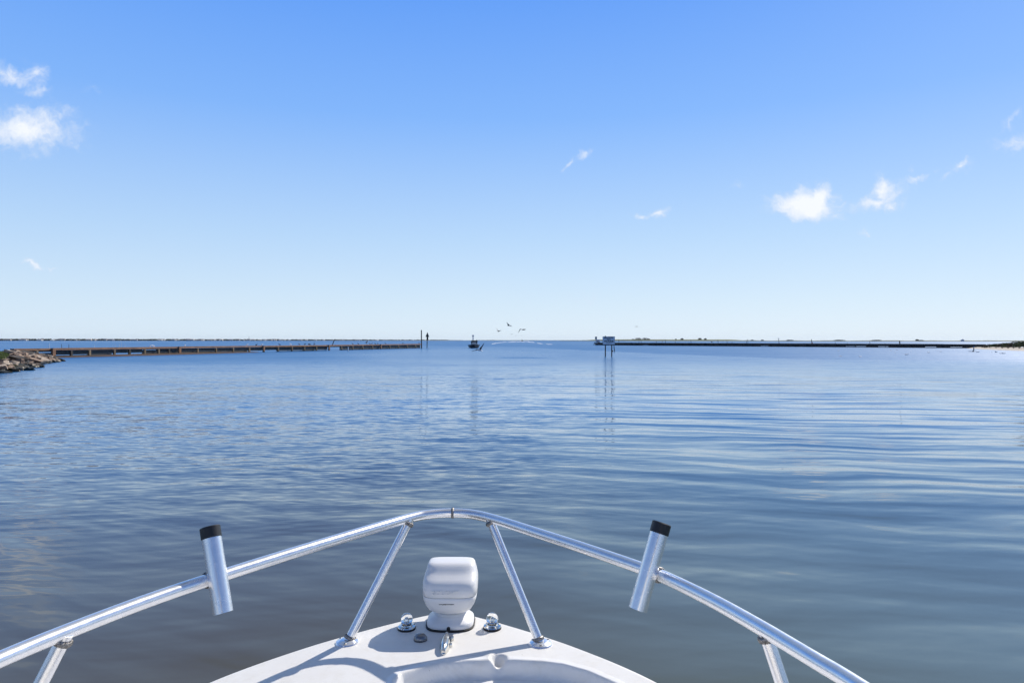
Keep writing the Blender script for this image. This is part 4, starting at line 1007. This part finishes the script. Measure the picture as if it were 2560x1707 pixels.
wake([(1306, 853.0, .7), (1320, 853.6, .7), (1335, 856.0, .5), (1352, 859.0, .6), (1385, 861.3, .6)], 'white foam wake spreading right behind the far boat', 5)
wake([(1270, 855.3, .4), (1305, 854.4, 1.1), (1335, 855.6, .4)], 'white churned water straight behind the far boat', 9)

# ================================================================== BIRDS
def gull(px, py, Y, wingL, wingR, label, body=1.0, m=M['gullgrey'], mb=None, heading=(0.3, 1, 0), chord=.2, tilt=.25, group='gulls flying over the water'):
    """wings: lists of pixel offsets from the body, root to tip"""
    c_ = W(px, py, Y); k_ = Y / F; hd_ = Vector(heading).normalized(); b = MB()
    L_ = .24 * body; r_ = .06 * body
    rings = []; ax = hd_; a_ = Vector((0, 0, 1)).cross(ax).normalized(); e_ = ax.cross(a_)
    for t_, rr_ in ((-1, .15), (-.8, .5), (-.4, .95), (0, 1.1), (.4, .95), (.65, .6), (.75, .62), (.92, .5), (1.0, .2), (1.18, .06)):
        rings.append([ax * L_ * t_ + (a_ * math.cos(q_) + e_ * math.sin(q_)) * r_ * rr_ for q_ in [2 * math.pi * j / 10 for j in range(10)]])
    b.cur = 1 if mb else 0; b.rings(rings); 
    tl = ax * -L_
    b.add([tl + a_ * .03, tl - a_ * .03, tl - a_ * .09 - ax * .13, tl + a_ * .09 - ax * .13, tl + a_ * .03 + e_ * .012, tl - a_ * .03 + e_ * .012, tl - a_ * .09 - ax * .13 + e_ * .012, tl + a_ * .09 - ax * .13 + e_ * .012], [(0, 1, 2, 3), (7, 6, 5, 4), (0, 4, 5, 1), (1, 5, 6, 2), (2, 6, 7, 3), (3, 7, 4, 0)])
    b.cur = 0
    for wg in (wingL, wingR):
        pts = spline([Vector((0, 0, .01))] + [Vector((x_ * k_, (i + 1) * .04, -y_ * k_)) for i, (x_, y_) in enumerate(wg)], 5); rs = []; n_ = len(pts) - 1
        for i, p in enumerate(pts):
            t_ = i / n_; ch = chord * body * (1 - t_ ** 2.2 * .92) * (.85 + .3 * math.sin(math.pi * min(1, t_ * 2))); d_ = (ax + Vector((0, 0, -tilt))).normalized(); th = .016 * (1 - t_ * .7)
            seg_ = (pts[min(i + 1, n_)] - pts[max(0, i - 1)]).normalized(); nn = d_.cross(seg_).normalized()
            rs.append([p + d_ * ch * .5, p + nn * th + d_ * ch * .15, p - d_ * ch * .5, p - nn * th + d_ * ch * .15])
        b.rings(rs)
    return tag(b.build('gull', [m, mb] if mb else m, None, 60, c_), label, 'bird', group)
gull(1246, 828, 85, [(-2.8, -4.5), (-7, -9)], [(2, -.8), (5.5, -2), (8, -2.4)], 'gull flying with one long raised wing, left of the flying trio', heading=(.6, 1, 0))
gull(1272, 813.5, 75, [(-2.5, -4), (-5.8, -8)], [(3, 0.3), (8.6, 3.2)], 'dark gull highest of the flying trio with wings spread in a peak', heading=(-.8, .8, 0), body=.95)
gull(1309, 823.8, 75, [(-5, -.5), (-8, -1.2), (-13.5, 8)], [(2, -.8), (5, -1.4)], 'dark gull right of the flying trio with a drooping wing', heading=(.9, .5, .05))
gull(1200, 876.3, 48, [(-4, -2.6), (-12, -.8), (-22, 2.2)], [(1.8, -6), (6, -12), (10.5, -19.5)], 'large gull with raised wing low over the water before the dark boat', heading=(.75, -.4, -.12), mb=M['gullwhite'], body=.9, chord=.17)
gull(1280, 835.5, 260, [(-2.2, .2), (-4, 1.2)], [(1, -.6), (1.8, -1)], 'tiny distant gull under the flying trio, nearest the left', chord=.3)
gull(1289.5, 838.8, 300, [(-1.2, .2), (-3, .5)], [(1, -.2), (2.2, -.8)], 'tiny distant gull low under the trio, left of the low three', chord=.3)
gull(1296, 838.6, 320, [(-1, -.4), (-1.8, -.8)], [(1, .1), (1.6, .7)], 'tiny distant gull low under the trio, middle of the low three', chord=.35)
gull(1304, 838.8, 320, [(-1.4, -.4), (-3, -.6)], [(1, 0), (2.2, .6)], 'tiny distant gull low under the trio, right of the low three', chord=.3)
gull(1592, 816, 160, [(-2, .2), (-4.2, 1)], [(2, .1), (5, 1.4)], 'lone gull flying in the sky right above the marsh', chord=.2, heading=(.9, .4, 0))

def standing_bird(loc, s, m, label, name='gull', cat='bird', rz=0.0, tall=1.0, group=None, mb=None):
    b = MB(); rings = []
    ax = Vector((math.cos(rz), math.sin(rz), .35)).normalized(); a_ = Vector((0, 0, 1)).cross(ax).normalized(); e_ = ax.cross(a_); c_ = Vector((0, 0, .17 * tall))
    for t_, rr_ in ((-1.15, .08), (-.8, .4), (-.35, .95), (.1, 1.1), (.5, .85), (.75, .5)): rings.append([c_ + ax * .2 * t_ + (a_ * math.cos(q_) + e_ * math.sin(q_)) * .075 * rr_ for q_ in [2 * math.pi * j / 9 for j in range(9)]])
    hp = c_ + ax * .15 + Vector((ax.x * .05, ax.y * .05, .10 * tall))
    for t_, rr_ in ((0, .6), (.4, .62), (.7, .5)): rings.append([c_ + ax * .15 + (hp - c_ - ax * .15) * t_ * 1.1 + (a_ * math.cos(q_) + e_ * math.sin(q_)) * .05 * rr_ for q_ in [2 * math.pi * j / 9 for j in range(9)]])
    b.rings(rings)
    h2 = Vector((ax.x, ax.y, 0)).normalized(); rings = []
    for t_, rr_ in ((-1, .3), (-.5, .9), (0, 1), (.5, .8), (.9, .35), (2.1, .06)): rings.append([hp + h2 * .042 * t_ + (a_ * math.cos(q_) + Vector((0, 0, 1)) * math.sin(q_)) * .04 * rr_ for q_ in [2 * math.pi * j / 9 for j in range(9)]])
    b.rings(rings)
    for sd in (-1, 1): b.tube([a_ * .03 * sd, a_ * .03 * sd + Vector((0, 0, .14 * tall))], .008, 5)
    b.v = [v * s for v in b.v]
    return tag(b.build(name, m, None, 60, loc), label, cat, group)
def on_jl(px, z=1.0): t_ = on_line(px, A0, JD); return A0 + jl(t_, 0, .89 + .11 + .015)
def on_jr(px): return kpt(px, 0, 1.02)
wb_list = [(376, 'white', 'gull'), (384, 'white', None), (462, 'white', None), (617, 'white', None), (641, 'dark', None), (654.5, 'white', None), (699, 'dark', None), (727, 'white', None), (748.5, 'grey', None), (762, 'dark', None), (786, 'grey', None), (882, 'grey', None), (896, 'dark', None), (924.5, 'dark', None), (929.5, 'grey', None), (938, 'dark', None), (944.5, 'dark', None), (964, 'dark', None), (1007, 'dark', None), (1048, 'dark', None)]
for i, (px, cl_, _) in enumerate(wb_list):
    mm = {'white': M['gullwhite'], 'dark': M['gulldark'], 'grey': M['gullgrey']}[cl_]; fr = 'of the birds counted from the rocks'
    lab = '%s bird on the left jetty, %s %s' % ({'white': 'white', 'dark': 'dark', 'grey': 'grey'}[cl_], (ordn + ['seventeenth', 'eighteenth', 'nineteenth', 'twentieth'])[i], fr)
    if cl_ == 'white' and False: pass
    standing_bird(on_jl(px), (.95 if px > 600 else .8), mm, lab, rz=random.choice((0, 3.14)) + random.uniform(-.4, .4), group='birds perched on the left jetty')
standing_bird(on_jl(916.5), 1.75, M['gulldark'], 'tall dark heron like bird standing upright on the left jetty', 'wading_bird', rz=1.2, tall=1.5)
p_ = on_jl(774) + Vector((0, 0, .12)); gull(774, 860.7, p_.y, [(-2.4, 0), (-4.2, 1.0)], [(2.4, -.4), (4, 0.4)], 'dark bird with half open wings alighting on the left jetty', m=M['gulldark'], chord=.5, body=1.5, group='birds on the left jetty')
for px, s_, lab in ((1640.5, 2.0, 'dark cormorant like bird upright on the breakwater, nearest the sign'), (1655.5, 2.0, 'dark leaning bird on the breakwater, second from the sign'), (1779.5, 2.3, 'tall dark bird on the middle of the breakwater'), (1830, 1.3, 'small hunched dark bird right of the breakwater middle'), (1590, 1.1, 'small dark bird on the breakwater close to the big sign')):
    standing_bird(on_jr(px), s_ * .72, M['gulldark'], lab, 'seabird', rz=random.uniform(0, 3), tall=1.3, group='birds on the breakwater')
# floating white gulls
fl = [(2426, 879, 1.1), (2444.5, 880.5, 1.2), (2491, 880.8, 1.3), (2502, 884, .8), (2509.3, 884.3, 1.2), (2321, 881.8, 1), (2352.5, 879.3, .8), (2266, 887, 1), (2242.5, 874.5, .9), (2227.5, 876.5, .7), (2238, 881.5, .6), (2151, 892, .7), (2102, 891, .7), (2096, 877, .7), (2278, 879, .5), (2343.5, 876.5, .5), (2480, 880.5, .5)]
fl.sort()
def floating_gull(px, py, s, label):
    c_ = G(px, py); b = MB(); rings = []
    for t_, rr_, dz_ in ((-1.2, .1, .06), (-.7, .6, .03), (-.2, 1, .01), (.3, 1, .01), (.7, .75, .03), (.95, .5, .065), (1.05, .46, .09), (1.15, .38, .10), (1.4, .08, .085)):
        rings.append([Vector((.2 * t_, math.cos(q_) * .08 * rr_, dz_ + .03 + math.sin(q_) * .07 * rr_)) for q_ in [2 * math.pi * j / 9 for j in range(9)]])
    b.rings(rings); k_ = 1.25 * s; b.v = [v * k_ for v in b.v]
    o = b.build('floating_gull', M['gullwhite'], None, 60, c_); o.rotation_euler = (0, 0, random.uniform(-.6, .6) + random.choice((0, 3.14))); return tag(o, label, 'bird', 'white gulls floating on the right')
for i, (px, py, s_) in enumerate(fl): floating_gull(px, py, s_, 'white gull on the water, %s of the floating gulls counted from the left' % (ordn + ['seventeenth', 'eighteenth'])[i])
g_ = G(2434.5, 879.3); mp = thing('mooring_post', 'short dark post with a pale top in the water off the right beach', 'post', g_)
b = MB(); b.tube([(0, 0, -.8), (0, 0, .62)], .075, 10); b.build('post', M['darkwood'], mp); b = MB(); b.tube([(0, 0, .62), (0, 0, .95)], .06, 10); b.build('pale_top', M['tower'], mp)
b = MB(); b.tube([(0, 0, -.8), (0, 0, .2)], .07, 10); tag(b.build('low_stump', M['darkwood'], None, 50, G(2431.5, 879.2)), 'low dark stump left against the mooring post', 'post')
pole('leaning_stake', 'thin dark spar lying almost flat in the shallows off the right beach', 'stake', 2414, 875.5, 875.1, .04, M['darkwood'], lean=9, z0=0)
# ================================================================== HAZE
b = MB(); b.box((0, 0, 24), (20600, 20600, 52)); hz = b.build('haze', None, None, 0)
hm = bpy.data.materials.new('marine_haze'); hm.use_nodes = True; hn = hm.node_tree
hn.nodes.remove(hn.nodes['Principled BSDF']); pv = hn.nodes.new('ShaderNodeVolumePrincipled'); pv.inputs['Density'].default_value = HAZE
pv.inputs['Color'].default_value = (.80, .90, 1.0, 1); pv.inputs['Anisotropy'].default_value = .2
hn.links.new(pv.outputs[0], hn.nodes['Material Output'].inputs['Volume'])
hz.data.materials.clear(); hz.data.materials.append(hm); tag(hz, 'thin marine haze over the bay', None, None, 'stuff')
SC.cycles.use_denoising = True
